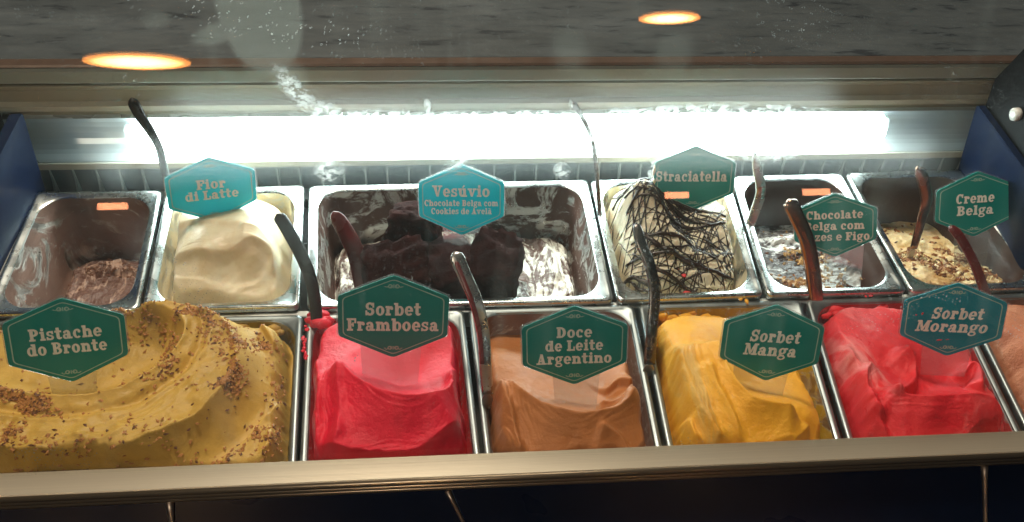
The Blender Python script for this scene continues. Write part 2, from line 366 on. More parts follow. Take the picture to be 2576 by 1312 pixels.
# --- front glass
GB = np.array([0.25, -0.024, 0.030]); GT = rad(67)
g_up = np.array([0, math.cos(GT), math.sin(GT)]); g_n = np.array([0, -math.sin(GT), math.cos(GT)])
def glass_mat():
    mt = bpy.data.materials.new('display_glass'); mt.use_nodes = True; nt = mt.node_tree; nt.nodes.clear(); L = nt.links.new
    o = nn(nt, 'ShaderNodeOutputMaterial'); tr = nn(nt, 'ShaderNodeBsdfTransparent'); tr.inputs[0].default_value = (0.985, 0.995, 0.985, 1)
    gl = nn(nt, 'ShaderNodeBsdfGlossy'); gl.inputs['Roughness'].default_value = 0.012
    lw = nn(nt, 'ShaderNodeLayerWeight'); lw.inputs[0].default_value = 0.5
    pw = nn(nt, 'ShaderNodeMath', operation='POWER'); pw.inputs[1].default_value = 5
    L(lw.outputs['Facing'], pw.inputs[0])
    ma = nn(nt, 'ShaderNodeMath', operation='MULTIPLY_ADD'); ma.inputs[1].default_value = 0.95; ma.inputs[2].default_value = 0.035
    L(pw.outputs[0], ma.inputs[0])
    m1 = nn(nt, 'ShaderNodeMixShader'); L(ma.outputs[0], m1.inputs[0]); L(tr.outputs[0], m1.inputs[1]); L(gl.outputs[0], m1.inputs[2])
    tc = nn(nt, 'ShaderNodeTexCoord')
    def mp(scale, loc=(0, 0, 0), rot=0):
        q = nn(nt, 'ShaderNodeMapping'); q.inputs['Scale'].default_value = scale; q.inputs['Location'].default_value = loc; q.inputs['Rotation'].default_value = (0, 0, rot)
        L(tc.outputs['Object'], q.inputs[0]); return q.outputs[0]
    def tex(t, vec, **kw):
        q = nn(nt, t)
        for k, v in kw.items(): q.inputs[k].default_value = v
        L(vec, q.inputs['Vector']); return q
    def mathn(op, a, b=None, clamp=False):
        q = nn(nt, 'ShaderNodeMath', operation=op); q.use_clamp = clamp
        for i, v in enumerate((a, b)):
            if v is None: continue
            if isinstance(v, (int, float)): q.inputs[i].default_value = v
            else: L(v, q.inputs[i])
        return q.outputs[0]
    def rmp(src, a, b, va=0.0, vb=1.0):
        q = nn(nt, 'ShaderNodeMapRange'); q.interpolation_type = 'SMOOTHSTEP'
        q.inputs[1].default_value = a; q.inputs[2].default_value = b; q.inputs[3].default_value = va; q.inputs[4].default_value = vb
        L(src, q.inputs[0]); return q.outputs[0]
    # small dried droplets: voronoi cells, only some of them
    wob = tex('ShaderNodeTexNoise', mp((1, 1, 1)), Scale=160.0, Detail=2.0)
    va = nn(nt, 'ShaderNodeVectorMath', operation='MULTIPLY_ADD'); va.inputs[1].default_value = (0.003, 0.004, 0)
    L(wob.outputs['Color'], va.inputs[0]); L(tc.outputs['Object'], va.inputs[2])
    drops = 0
    for sc, th, keep in ((300, 0.17, 0.80), (140, 0.11, 0.88)):
        v = nn(nt, 'ShaderNodeTexVoronoi'); v.voronoi_dimensions = '2D'; v.inputs['Scale'].default_value = sc; L(va.outputs[0], v.inputs['Vector'])
        d = rmp(v.outputs['Distance'], th, th*0.55)
        sp = nn(nt, 'ShaderNodeSeparateColor'); L(v.outputs['Color'], sp.inputs[0])
        d = mathn('MULTIPLY', d, mathn('GREATER_THAN', sp.outputs[0], keep))
        drops = d if drops == 0 else mathn('MAXIMUM', drops, d)
    zone = tex('ShaderNodeTexNoise', mp((1, 1.6, 1), (3.1, 0, 0)), Scale=7.0, Detail=3.0)
    dz = rmp(zone.outputs[0], 0.52, 0.75, 0.03, 0.5)
    drops = mathn('MULTIPLY', drops, dz)
    # dense crust of spatter and wipe marks: local ellipses (centre, radii, turn) broken by noise
    def ell(cx, cy, rx, ry, rot=0, soft=0.5):
        q = nn(nt, 'ShaderNodeMapping'); q.vector_type = 'TEXTURE'
        q.inputs['Location'].default_value = (cx, cy, 0); q.inputs['Rotation'].default_value = (0, 0, rot); q.inputs['Scale'].default_value = (rx, ry, 1000)
        L(va.outputs[0], q.inputs[0]); l = nn(nt, 'ShaderNodeVectorMath', operation='LENGTH'); L(q.outputs[0], l.inputs[0])
        return rmp(l.outputs['Value'], 1.0, soft)
    crn = tex('ShaderNodeTexNoise', mp((1, 1.4, 1)), Scale=150.0, Detail=6.0, Roughness=0.75)
    cr = rmp(crn.outputs[0], 0.48, 0.56)
    SP = SPATTER
    crust = 0
    for e in SP:
        q = ell(*e[:5], soft=0.2); q = mathn('MULTIPLY', q, e[5]); crust = q if crust == 0 else mathn('MAXIMUM', crust, q)
    crust = mathn('MULTIPLY', crust, cr)
    spots = mathn('MAXIMUM', drops, crust)
    # pale reflected shape painted as milky film, plus wipe smears and faint streaks
    film = 0
    for e in REFLECT_FILM:
        q = mathn('MULTIPLY', ell(*e[:5], soft=e[6]), e[5]); film = q if film == 0 else mathn('MAXIMUM', film, q)
    stk = tex('ShaderNodeTexNoise', mp((40, 5, 1), rot=0.25), Scale=1.0, Detail=5.0)
    haze = mathn('MULTIPLY', rmp(stk.outputs[0], 0.50, 0.80), 0.045)
    film = mathn('ADD', mathn('ADD', film, haze), 0.010)
    fd = nn(nt, 'ShaderNodeBsdfDiffuse'); fd.inputs[0].default_value = (0.62, 0.68, 0.60, 1)
    ft = nn(nt, 'ShaderNodeBsdfTranslucent'); ft.inputs[0].default_value = (0.7, 0.75, 0.68, 1)
    fm = nn(nt, 'ShaderNodeMixShader'); fm.inputs[0].default_value = 0.45; L(fd.outputs[0], fm.inputs[1]); L(ft.outputs[0], fm.inputs[2])
    m2 = nn(nt, 'ShaderNodeMixShader'); L(film, m2.inputs[0]); L(m1.outputs[0], m2.inputs[1]); L(fm.outputs[0], m2.inputs[2])
    # camera bloom around bright things, imitated by rough refraction mixed into the glass
    gf = nn(nt, 'ShaderNodeBsdfRefraction'); gf.inputs['IOR'].default_value = 1.28; gf.inputs['Roughness'].default_value = 0.36
    mg_ = nn(nt, 'ShaderNodeMixShader'); mg_.inputs[0].default_value = 0.011; L(m2.outputs[0], mg_.inputs[1]); L(gf.outputs[0], mg_.inputs[2]); m2 = mg_
    # spots scatter the light behind them forwards
    rf = nn(nt, 'ShaderNodeBsdfRefraction'); rf.inputs['IOR'].default_value = 1.03; rf.inputs['Roughness'].default_value = 0.75
    st = nn(nt, 'ShaderNodeBsdfTranslucent'); st.inputs[0].default_value = (0.95, 0.97, 0.95, 1)
    sm = nn(nt, 'ShaderNodeMixShader'); sm.inputs[0].default_value = 0.85; L(rf.outputs[0], sm.inputs[1]); L(st.outputs[0], sm.inputs[2])
    m3 = nn(nt, 'ShaderNodeMixShader'); L(mathn('MULTIPLY', spots, 0.95), m3.inputs[0]); L(m2.outputs[0], m3.inputs[1]); L(sm.outputs[0], m3.inputs[2])
    L(m3.outputs[0], o.inputs[0]); return mt
def gl_xy(px, py):
    d = ray(px, py); t = ((GB-CAM)@g_n)/(d@g_n); p = CAM+d*t-GB; return p[0], p@g_up
def E_(px, py, wpx, hpx, rot, k, soft=0.3):
    x, y = gl_xy(px, py); x2, _ = gl_xy(px+wpx, py); _, y2 = gl_xy(px, py-hpx)
    return (x, y, abs(x2-x), abs(y2-y), rot, k, soft)
SPATTER = [E_(760, 235, 120, 35, -0.9, 0.9), E_(840, 280, 110, 30, -0.3, 1.0), E_(960, 285, 120, 22, 0, 0.9), E_(1250, 288, 330, 18, 0, 1.0),
           E_(1800, 275, 380, 26, 0, 0.9), E_(830, 420, 55, 50, 0.2, 0.9), E_(1160, 398, 60, 22, 0.5, 0.9), E_(1950, 385, 120, 26, 0, 0.9),
           E_(1080, 262, 14, 30, 0, 0.7), E_(1450, 270, 14, 36, 0.3, 0.8), E_(1500, 350, 22, 70, 0.1, 0.55), E_(1420, 425, 30, 30, 0, 0.8), E_(1645, 420, 8, 60, 0, 0.9)]
REFLECT_FILM = [E_(655, 20, 115, 190, 0.12, 0.15, 0.82), E_(560, 75, 100, 34, 0.25, 0.12, 0.5), E_(640, 120, 60, 110, 0.3, 0.10, 0.2), E_(395, 40, 52, 34, 0.2, 0.06, 0.3), E_(730, 190, 60, 60, -0.8, 0.12, 0.3),
        E_(1440, 120, 60, 90, 0.2, 0.05, 0.3), E_(1700, 130, 70, 80, 0, 0.05, 0.3)]
gp = bpy.data.meshes.new('front_glass'); gb = MB().box((-0.95, 0, -0.004), (1.1, 0.62, 0), 0.0008)
gp.from_pydata(gb.v, [], gb.f); gp.update(); gp.materials.append(glass_mat())
go = bpy.data.objects.new('front_glass', gp); COL.objects.link(go); go.parent = case
cl = np.array(case.location)
mg = Matrix.Identity(4)
for i in range(3): mg[i][0] = (1, 0, 0)[i]; mg[i][1] = g_up[i]; mg[i][2] = g_n[i]; mg[i][3] = (GB-cl)[i]
go.matrix_local = mg

# --- front rail: satin flat on top, beads down its face
MB().extrude_x([(-0.0195, 0.006), (-0.0195, 0.029), (-0.0205, 0.0302), (-0.0415, 0.0302), (-0.0428, 0.0290), (-0.0428, 0.006)], X0, X1).build('front_rail', M['rail'], case)
for zc, r in ((0.0258, 0.0036), (0.0188, 0.0030), (0.0128, 0.0026)):
    prof = [(-0.0428-r*math.sin(a), zc+r*math.cos(a)) for a in np.linspace(0, math.pi, 9)]
    MB().extrude_x(prof+[(-0.0420, zc-r), (-0.0420, zc+r)], X0, X1).build('rail_bead', M['rail_bead'], case, True)
SL = rad(50); p0 = np.array([0, -0.0425, 0.0085]); p_d = np.array([0, -math.cos(SL), -math.sin(SL)]); p_n = np.array([0, -math.sin(SL), math.cos(SL)])
def on_panel(px, py, lift=0.0):
    d = ray(px, py); return CAM+d*((p0-CAM)@p_n)/(d@p_n)+p_n*lift
sx_ = on_panel(1135, 1250)[0]; sx2 = on_panel(1168, 1312)[0]
for xa, xb, xc, xd in ((X0, X0, sx2-.0006, sx_-.0006), (sx_+.0006, sx2+.0006, X1, X1)):
    mb = MB(); t1 = 0.30; e_ = (sx2-sx_)*0+0
    k = (on_panel(1168, 1312)-p0)@p_d
    f = lambda x0_, x1_: x0_+(x1_-x0_)*(t1/k)
    q = [p0+[xa, 0, 0], p0+p_d*t1+[f(xa, xb), 0, 0], p0+p_d*t1+[f(xd, xc) if xc < X1 else X1, 0, 0], p0+[xd, 0, 0]]
    mb.v = [tuple(v) for v in q]+[tuple(v-p_n*.002) for v in q]
    mb.f = [(0, 1, 2, 3), (7, 6, 5, 4), (0, 4, 5, 1), (1, 5, 6, 2), (2, 6, 7, 3), (3, 7, 4, 0)]
    mb.build('front_panel', M['navy'], case)
bead = steel_mat('light_streak_metal', (0.50, 0.42, 0.35), 0.45)  # warm light streaks built as metal strips; one follows the panel joint
for (xa, ya, xb, yb, w_) in ((1135, 1252, 1165, 1312, .0022), (430, 1278, 433, 1312, .0030), (2476, 1190, 2478, 1312, .0026)):
    a_ = on_panel(xa, ya, .0004); b_ = on_panel(xb, yb, .0004); dr = (b_-a_)/np.linalg.norm(b_-a_); a_ = a_-dr*.008; b_ = a_+dr*.26
    MB().tube([tuple(a_), tuple(a_+dr*.012), tuple(a_+dr*.03), tuple(b_)], [w_*1.3, w_, w_*.8, w_*.8], 12).build('light_streak', bead, case, True)
# --- rear body
MB().extrude_x([(0.4115, 0.0995), (0.4115, 0.1245), (0.4085, 0.1270), (0.4080, 0.1318), (0.4300, 0.1318), (0.4300, 0.0995)], X0, X1).build('rear_panel', M['beige2'], case)
MB().extrude_x([(0.4050, 0.0990), (0.4050, 0.1060), (0.4110, 0.1090), (0.4110, 0.0990)], X0, X1).build('rear_panel_lip', M['beige'], case)
MB().extrude_x([(0.4150, 0.0870), (0.4150, 0.0985), (0.4300, 0.0985), (0.4300, 0.0870)], X0, X1).build('shadow_gap', M['beige2'], case)
MB().extrude_x([(0.4140, 0.1322), (0.4140, 0.1365), (0.4300, 0.1365), (0.4300, 0.1322)], X0, X1).build('seam_gap', M['dark'], case)
MB().extrude_x([(0.4060, 0.1370), (0.4040, 0.1390), (0.4045, 0.1535), (0.4080, 0.1560), (0.4300, 0.1560), (0.4300, 0.1370)], X0, X1).build('worktop_rail', M['sage'], case)
MB().extrude_x([(0.4070, 0.1564), (0.4055, 0.1585), (0.4075, 0.1606), (0.4180, 0.1610), (0.4300, 0.1564)], X0, X1).build('worktop_edge', M['warm_edge'], case)
MB().box((X0, 0.4185, 0.1440), (X1, 0.90, 0.1612), 0.001).build('worktop', M['wood'], case)
# trough with tube
tr_prof = [(0.4085, 0.0860)]+[(0.4105+0.024*math.sin(a), 0.0575+0.0285*math.cos(a)) for a in np.linspace(0.15, math.pi-0.15, 12)]+[(0.4050, 0.0290), (0.4000, 0.0285), (0.3990, 0.0220), (0.4020, 0.0190), (0.4400, 0.0190), (0.4400, 0.0868), (0.4085, 0.0868)]
MB().extrude_x(tr_prof, X0, X1).build('light_trough', M['trough'], case)
MB().box((X0, 0.3955, 0.0193), (X1, 0.3988, 0.0285), 0.0006).build('trough_lip', M['beige'], case)
tx0, tx1 = Py(330, 340, 0.415)[0], Py(2215, 330, 0.415)[0]
mb = MB(); mb.tube([(tx0+0.004, 0.4130, 0.0575), (tx1-0.004, 0.4130, 0.0575)], 0.0165, 20); tb = mb.build('fluorescent_tube', M['tube'], case, True)
for xx, s in ((tx0, -1), (tx1, 1)):
    MB().tube([(xx, 0.4200, 0.0575), (xx+s*0.006, 0.4200, 0.0575)], 0.009, 16).build('tube_cap', M['trough'], tb)
# louver behind the pans
MB().box((X0, 0.4060, -0.060), (X1, 0.4100, 0.0186)).build('air_duct', M['louver'], case)
MB().box((X0, 0.3860, -0.030), (X1, 0.4058, -0.026)).build('duct_floor', M['fin'], case)
fin = None; xs = np.arange(-0.33, 0.86, 0.0272)
prof = []
for a in np.linspace(0, 1, 7): prof.append((0.4058-0.016*(1-a)**2.2, -0.0255+0.042*a))
for i, xx in enumerate(xs):
    if fin is None:
        mb = MB(); k = len(prof)
        for dx in (-0.0011, 0.0011):
            for (y, z) in prof: mb.v.append((xx+dx*1.0, y, z))
            for (y, z) in reversed(prof): mb.v.append((xx+dx*1.0, 0.4059, z))
        K = 2*k
        mb.f = [tuple(range(K-1, -1, -1)), tuple(K+j for j in range(K))]+[(j, (j+1) % K, K+(j+1) % K, K+j) for j in range(K)]
        fin = mb.build('fin', M['fin'], case)
    else:
        c = fin.copy(); COL.objects.link(c); c.parent = case; c.location = (xx-xs[0], 0, 0)
# side panels, trims, end caps
def side(x, s, lean):
    prof = [(-0.02, -0.10), (0.392, -0.10), (0.392, 0.105), (0.387, 0.110), (0.015, 0.110), (-0.015, 0.04)]
    mb = MB(); n = len(prof)
    for th in (0, s*0.012):
        for (y, z) in prof: mb.v.append((x-s*lean*max(z, 0)+th, y, z))
    mb.f = [tuple(range(n)) if s < 0 else tuple(range(n-1, -1, -1)), tuple(n+i for i in (range(n-1, -1, -1) if s < 0 else range(n)))]
    mb.f += [((i), (i+1) % n, n+(i+1) % n, n+i) for i in range(n)]
    p = mb.build('side_panel', M['blue'], case)
    MB().box((min(x-s*.001, x-s*0.012), -0.015, -0.004), (max(x-s*.001, x-s*0.012), 0.385, 0.004), 0.0008).build('side_trim', M['whitestrip'], p)
    MB().box((min(x-s*0.0125, x-s*0.0165), -0.015, -0.007), (max(x-s*0.0125, x-s*0.0165), 0.30, 0.0005), 0.0006).build('red_edge_strip', M['red_trim'], p)
    return p
side(-0.349, -1, .25); side(0.852, 1, .42)
for x, s, cc in ((-0.334, -1, [(-0.02, -0.10), (0.392, -0.10), (0.392, 0.114), (0.015, 0.114)]),
              (0.8145, 1, [(0.0, 0.110), (0.386, 0.110), (0.394, 0.143), (0.376, 0.197), (0.360, 0.215), (0.30, 0.222), (0.10, 0.222), (0.028, 0.115)])):
    mb = MB(); n = len(cc)
    for xx in (x, x+s*0.06):
        for (y, z) in cc: mb.v.append((xx, y, z))
    mb.f = [tuple(range(n)) if s < 0 else tuple(range(n-1, -1, -1)), tuple(n+i for i in (range(n-1, -1, -1) if s < 0 else range(n)))]
    mb.f += [((i), (i+1) % n, n+(i+1) % n, n+i) for i in range(n)]
    if s < 0: mb.v = [(v[0]-.012 if v[2] > 0 else v[0]-.03, v[1], v[2]) for v in mb.v]
    ec = mb.build('end_cap', M['blackp'], case)
    if s > 0:
        d = ray(2556, 287); kp = CAM+d*(0.8120-CAM[0])/d[0]
        MB().tube([(0.8143, kp[1], kp[2]), (0.8085, kp[1], kp[2]), (0.8070, kp[1], kp[2])], [0.008, 0.0075, 0.004], 16).build('knob', M['knob'], ec, True)
MB().box((X0, -0.036, -0.13), (X1, 0.405, -0.125)).build('case_floor', M['dark'], case)
MB().box((-0.345, 0.1745, -0.03), (0.853, 0.1835, -0.003), 0.001).build('divider_bar', M['steel'], case)
MB().box((X0, -0.0375, -0.12), (X1, -0.021, 0.004), 0.001).build('front_ledge', M['rim'], case)

# ---------------------------------------------------------------- pans
def rrect(w, h, inset, r, k=7, z=0.0):
    x0, y0, x1, y1 = inset, inset, w-inset, h-inset; r = min(r, (x1-x0)/2.01, (y1-y0)/2.01); P = []
    for (cx, cy, a0) in ((x1-r, y1-r, 0), (x0+r, y1-r, 90), (x0+r, y0+r, 180), (x1-r, y0+r, 270)):
        for i in range(k+1):
            a = rad(a0+90*i/k); P.append((cx+r*math.cos(a), cy+r*math.sin(a), z))
    return P
class Pan: pass
def PF(TL, TR, BR, BL, k=1.135):
    return TL, TR, (TR[0]+(BR[0]-TR[0])*k, TR[1]+(BR[1]-TR[1])*k), (TL[0]+(BL[0]-TL[0])*k, TL[1]+(BL[1]-TL[1])*k)
def make_pan(px, z, label, basin, depth=0.10, wob=0.0, side_in=0.0105, fr_in=0.0105, cr=0.030):
    if z == 0.0: side_in, cr = .0075, .026
    p = Pan(); q = [Pz(x, y, z) for (x, y) in px]       # TL TR BR BL
    TL, TR, BR, BL = q
    p.w = (np.linalg.norm(TR-TL)+np.linalg.norm(BR-BL))/2; p.h = (np.linalg.norm(TL-BL)+np.linalg.norm(TR-BR))/2
    p.q = q; p.z = z
    def at(s, t):
        u = s/p.w; v = t/p.h; u = np.asarray(u)[..., None]; v = np.asarray(v)[..., None]
        return (BL*(1-u)+BR*u)*(1-v)+(TL*(1-u)+TR*u)*v
    p.at = at
    c = (TL+TR+BR+BL)/4
    root = empty('steel_pan', (c[0], c[1], z-depth), label, 'pan', 'steel gelato pans'); p.root = root
    rings = [(0.0, 0.007, -0.0075), (0.0, 0.007, -0.0015), (0.0012, 0.006, 0.0), (0.0045, 0.006, 0.0), (0.0062, 0.008, -0.0012)]
    rings2 = [(side_in-0.002, cr, -0.0014), (side_in, cr, -0.0030), (side_in+0.0015, cr-0.001, -0.010), (side_in+0.003, cr-0.002, -0.020), (side_in+0.0046, cr-0.003, -0.022), (side_in+0.009, cr-0.005, -depth+0.012), (side_in+0.016, cr-0.010, -depth)]
    def bridge(rs, name, mat, fill):
        V = []; F = []
        for (ins, r, dz) in rs:
            P = rrect(p.w, p.h, ins, r)
            for (x, y, _) in P: V.append(tuple(at(x, y)+np.array([0, 0, dz])))
        n = len(P)
        for i in range(len(rs)-1):
            for j in range(n):
                a = i*n+j; b = i*n+(j+1) % n; F.append((a, b, b+n, a+n))
        if fill: F.append(tuple((len(rs)-1)*n+j for j in range(n)))
        return mesh(name, V, F, mat, root, True)
    bridge(rings+rings2[:2], 'rim', M['rim_dark' if z == 0.0 else 'rim'], False)
    bridge(rings2[1:], 'basin', M[basin], True)
    p.side_in = side_in; p.cr = cr
    return p
PANS = {}
def P4(*a): return a
ZB = 0.006
PANS['A'] = make_pan(P4((92, 480), (408, 477), (347, 778), (-46, 792)), ZB, 'nearly empty brown smeared steel pan at the left end of the back row', 'basin_brown')
PANS['B'] = make_pan(P4((418, 476), (766, 463), (752, 770), (356, 781)), ZB, 'steel pan under the turquoise Fior di Latte sign, holding cream gelato', 'basin_cream')
PANS['C'] = make_pan(P4((777, 465), (1477, 449), (1544, 756), (772, 773)), ZB, 'double width steel pan smeared with chocolate, holding brownie pieces', 'basin_choc')
PANS['D'] = make_pan(P4((1484, 450), (1832, 440), (1921, 741), (1553, 756)), ZB, 'steel pan under the Straciatella sign', 'basin_cream')
PANS['E'] = make_pan(P4((1840, 440), (2116, 433), (2284, 732), (1930, 742)), ZB, 'steel pan with chocolate coated wall under the Chocolate Belga com Nozes e Figo sign', 'basin_choc_full')
PANS['F'] = make_pan(P4((2124, 432), (2418, 424), (2640, 720), (2293, 733)), ZB, 'steel pan under the Creme Belga sign at the right end of the back row', 'basin_choc_full')
ZF = 0.0
PANS['G'] = make_pan(PF((-420, 812), (762, 790), (744, 1180), (-560, 1235)), ZF, 'large steel pan at the left of the front row, full of pistachio gelato', 'basin_olive')
PANS['H'] = make_pan(PF((772, 790), (1166, 776), (1212, 1166), (753, 1180)), ZF, 'steel pan under the Sorbet Framboesa sign', 'basin_red')
PANS['I'] = make_pan(PF((1178, 776), (1594, 764), (1672, 1152), (1222, 1166)), ZF, 'steel pan under the Doce de Leite Argentino sign', 'basin_brown')
PANS['J'] = make_pan(PF((1606, 764), (2014, 752), (2128, 1138), (1684, 1152)), ZF, 'steel pan under the Sorbet Manga sign', 'basin_yellow')
PANS['K'] = make_pan(PF((2028, 752), (2404, 741), (2590, 1124), (2142, 1138)), ZF, 'steel pan under the Sorbet Morango sign', 'basin_red')
PANS['L'] = make_pan(PF((2416, 741), (2800, 729), (3050, 1108), (2604, 1124)), ZF, 'steel pan cut by the right edge of the photo, right of the Morango pan', 'basin_brown')

# ---------------------------------------------------------------- gelato surfaces
def catmull(pts, n=40):
    P = np.array(pts, float)
    if len(P) == 2: return np.linspace(P[0], P[1], n)
    Q = np.vstack([2*P[0]-P[1], P, 2*P[-1]-P[-2]]); out = []
    m = len(P)-1
    for i in range(m):
        k = max(2, n//m)
        for t in np.linspace(0, 1, k, endpoint=(i == m-1)):
            a, b, c, d = Q[i:i+4]
            out.append(0.5*((2*b)+(c-a)*t+(2*a-5*b+4*c-d)*t*t+(3*b-a-3*c+d)*t**3))
    return np.array(out)
def sdist(X, Y, pl):
    best = np.full(X.shape, 1e9); sg = np.ones(X.shape); tt = np.zeros(X.shape)
    seg = np.linalg.norm(np.diff(pl, axis=0), axis=1); cum = np.r_[0, np.cumsum(seg)]; tot = cum[-1]
    for i in range(len(pl)-1):
        a = pl[i]; d = pl[i+1]-a; L2 = d@d+1e-12
        t = np.clip(((X-a[0])*d[0]+(Y-a[1])*d[1])/L2, 0, 1)
        ex = X-(a[0]+t*d[0]); ey = Y-(a[1]+t*d[1]); D = np.hypot(ex, ey)
        mk = D < best; best = np.where(mk, D, best)
        sg = np.where(mk, np.where(d[0]*ey-d[1]*ex >= 0, 1.0, -1.0), sg); tt = np.where(mk, (cum[i]+t*seg[i])/tot, tt)
    return best*sg, tt
def rbf(ctrl, X, Y):
    C = np.array([[*Pz(x, y, z)[:2], z] for (x, y, z) in ctrl]); n = len(C)
    def phi(r): return r*r*np.log(r+1e-9)
    D = np.hypot(C[:, None, 0]-C[None, :, 0], C[:, None, 1]-C[None, :, 1])*10
    A = np.zeros((n+3, n+3)); A[:n, :n] = phi(D)+np.eye(n)*0.002; A[:n, n] = 1; A[:n, n+1:] = C[:, :2]; A[n, :n] = 1; A[n+1:, :n] = C[:, :2].T
    s = np.linalg.solve(A, np.r_[C[:, 2], 0, 0, 0])
    H = s[n]+s[n+1]*X+s[n+2]*Y
    for i in range(n): H = H+s[i]*phi(np.hypot(X-C[i, 0], Y-C[i, 1])*10)
    return H
def gelato(pan, name, label, mat, ctrl, strokes=(), edge=0.010, zlow=-0.03, rough=0.0010, lump=0.0016, cell=0.00085, post=None, pre=None, wobble=0.004, seed=1, inset=0.0125, cr=None, maxz=None, group='gelato flavours in the steel pans'):
    if pan.z == ZF:
        ctrl = [(x, y, z*.8-.010) for (x, y, z) in ctrl]; edge *= 1.35; cr = cr or .036; inset -= .0035; zlow = max(zlow, -.030)
        rough *= .8; lump *= .8; strokes = [(st[0], st[1]*1.95)+tuple(st[2:6])+(((0,) if len(st) < 6 else ()))+((st[6] if len(st) > 6 else .035)*.8+.008,) if len(st) != 5 else tuple(st)+(None, .034) for st in strokes]
    nx = int(pan.w/cell); ny = int(pan.h/cell)
    S, T = np.meshgrid(np.linspace(0, pan.w, nx), np.linspace(0, pan.h, ny))
    P = pan.at(S, T); X = P[..., 0]; Y = P[..., 1]
    # distance to the pan opening (negative inside)
    r = (cr if cr else pan.cr-0.003); hw = pan.w/2-inset; hh = pan.h/2-inset
    def sdf(S, T):
        qx = np.abs(S-pan.w/2)-hw+r; qy = np.abs(T-pan.h/2)-hh+r
        return np.hypot(np.maximum(qx, 0), np.maximum(qy, 0))+np.minimum(np.maximum(qx, qy), 0)-r
    D = sdf(S, T)
    H = rbf(ctrl, X, Y)
    if pre is not None: H = pre(X, Y, H)
    for st in strokes:
        pts, A, ws, wl, sd = st[:5]; sa, sf, sw = (st[5] if len(st) > 5 and st[5] else (0, 1, 1)); zz = st[6] if len(st) > 6 else 0.035
        pl = catmull([Pz(x, y, zz)[:2] for (x, y) in pts]); s, t = sdist(X, Y, pl)
        s = s*sd                                         # now steep side is s>0
        s = s+wobble*0.5*fbm(X*40, Y*40, 3, seed+5)
        tp = sstep(0, 0.14, t)*sstep(1, 0.86, t)
        H = H+A*tp*np.where(s > 0, np.exp(-(s/ws)**2), np.exp(-np.abs(s)/wl))
        if sa:
            H = H+(.55 if pan.z == ZF else .8)*sa*tp*(1-2.2*np.abs(fbm(s*sf+1.5*vnoise(t*4, s*20, seed), t*3, 3, seed+9)))*np.exp(-(s/sw)**2)
    H = H+lump*fbm(X*28, Y*28, 3, seed)+rough*fbm(X*160, Y*160, 3, seed+3)
    wob = wobble*fbm(X*60, Y*60, 3, seed+7)+(.003*fbm(X*13, Y*13, 2, seed+17)+.001 if pan.z == ZF else 0)
    e = sstep(0, 1, np.clip((-(D)+wob)/edge, 0, 1))
    H = zlow+(H-zlow)*(1-(1-e)**1.7)
    if maxz is not None: H = np.minimum(H, maxz)
    if post: H = post(X, Y, H, S, T)
    # pull the outermost vertices onto the outline
    keep = D <= 0.0008
    idx = -np.ones(D.shape, int); idx[keep] = np.arange(keep.sum())
    V = np.stack([X[keep], Y[keep], H[keep]], 1)
    a, b, c, d = idx[:-1, :-1], idx[:-1, 1:], idx[1:, 1:], idx[1:, :-1]
    ok = (a >= 0) & (b >= 0) & (c >= 0) & (d >= 0)
    F = np.stack([a[ok], b[ok], c[ok], d[ok]], 1)
    o = fastmesh(name, V, F, mat); tag(o, label, 'gelato', group)
    return o, (X, Y, H, D)
def fastmesh(name, V, F, mat, parent=None):
    V = np.asarray(V, float); F = np.asarray(F, int)
    base = V.mean(0); base[2] = V[:, 2].min()
    me = bpy.data.meshes.new(name)
    if parent is not None: base = parent_loc(parent)
    W = V-base
    me.vertices.add(len(W)); me.vertices.foreach_set('co', W.ravel().astype(np.float32))
    k = F.shape[1]
    me.loops.add(F.size); me.loops.foreach_set('vertex_index', F.ravel().astype(np.int32))
    me.polygons.add(len(F)); me.polygons.foreach_set('loop_start', (np.arange(len(F))*k).astype(np.int32))
    me.update(calc_edges=True); me.validate(); me.shade_smooth()
    me.materials.append(mat)
    o = bpy.data.objects.new(name, me); COL.objects.link(o)
    if parent is not None: o.parent = parent
    else: o.location = tuple(base)
    return o
GR = {}
# back row -------------------------------------------------------------
_, GR['A'] = gelato(PANS['A'], 'gelato_residue', 'last scrapings of brown gelato in the nearly empty left end pan', M['brown_res'],
    [(150, 760, -.075), (330, 760, -.075), (60, 740, -.075), (260, 660, -.082), (360, 640, -.084), (200, 640, -.088), (150, 560, -.092), (360, 540, -.092), (240, 590, -.09)],
    [([(150, 700), (230, 680), (330, 660)], .006, .004, .01, 1, (.003, 300, .02), -.08), ([(240, 700), (300, 690), (360, 690)], .006, .004, .01, -1, (.003, 300, .02), -.08)],
    edge=.016, zlow=-.094, rough=.0022, lump=.005, inset=.022, seed=3)
_, GR['B'] = gelato(PANS['B'], 'cream_gelato', 'smooth cream coloured mound under the turquoise Fior di Latte sign', M['fior'],
    [(440, 740, -.002), (560, 755, -.002), (700, 735, -.008), (735, 650, -.004), (400, 640, -.006), (520, 650, .026), (640, 640, .022), (560, 560, .034), (660, 530, .022), (450, 540, .022), (480, 500, .014), (600, 490, .014), (740, 500, -.014), (735, 570, -.02), (560, 700, .004), (650, 700, -.002)],
    [([(405, 700), (470, 722), (560, 728), (640, 712), (700, 680)], .004, .005, .02, 1, (.0007, 160, .02), .0),
     ([(420, 655), (500, 668), (580, 660), (650, 640), (692, 655), (680, 690)], .010, .005, .022, -1, (.0006, 160, .02), .01),
     ([(610, 618), (660, 620), (690, 650), (678, 685)], .005, .004, .012, 1, None, .008),
     ([(410, 600), (470, 580), (600, 600), (700, 600)], .003, .006, .02, -1, None, .012)],
    edge=.016, zlow=-.035, rough=.00025, lump=.0012, wobble=.002, seed=5, inset=.0155)
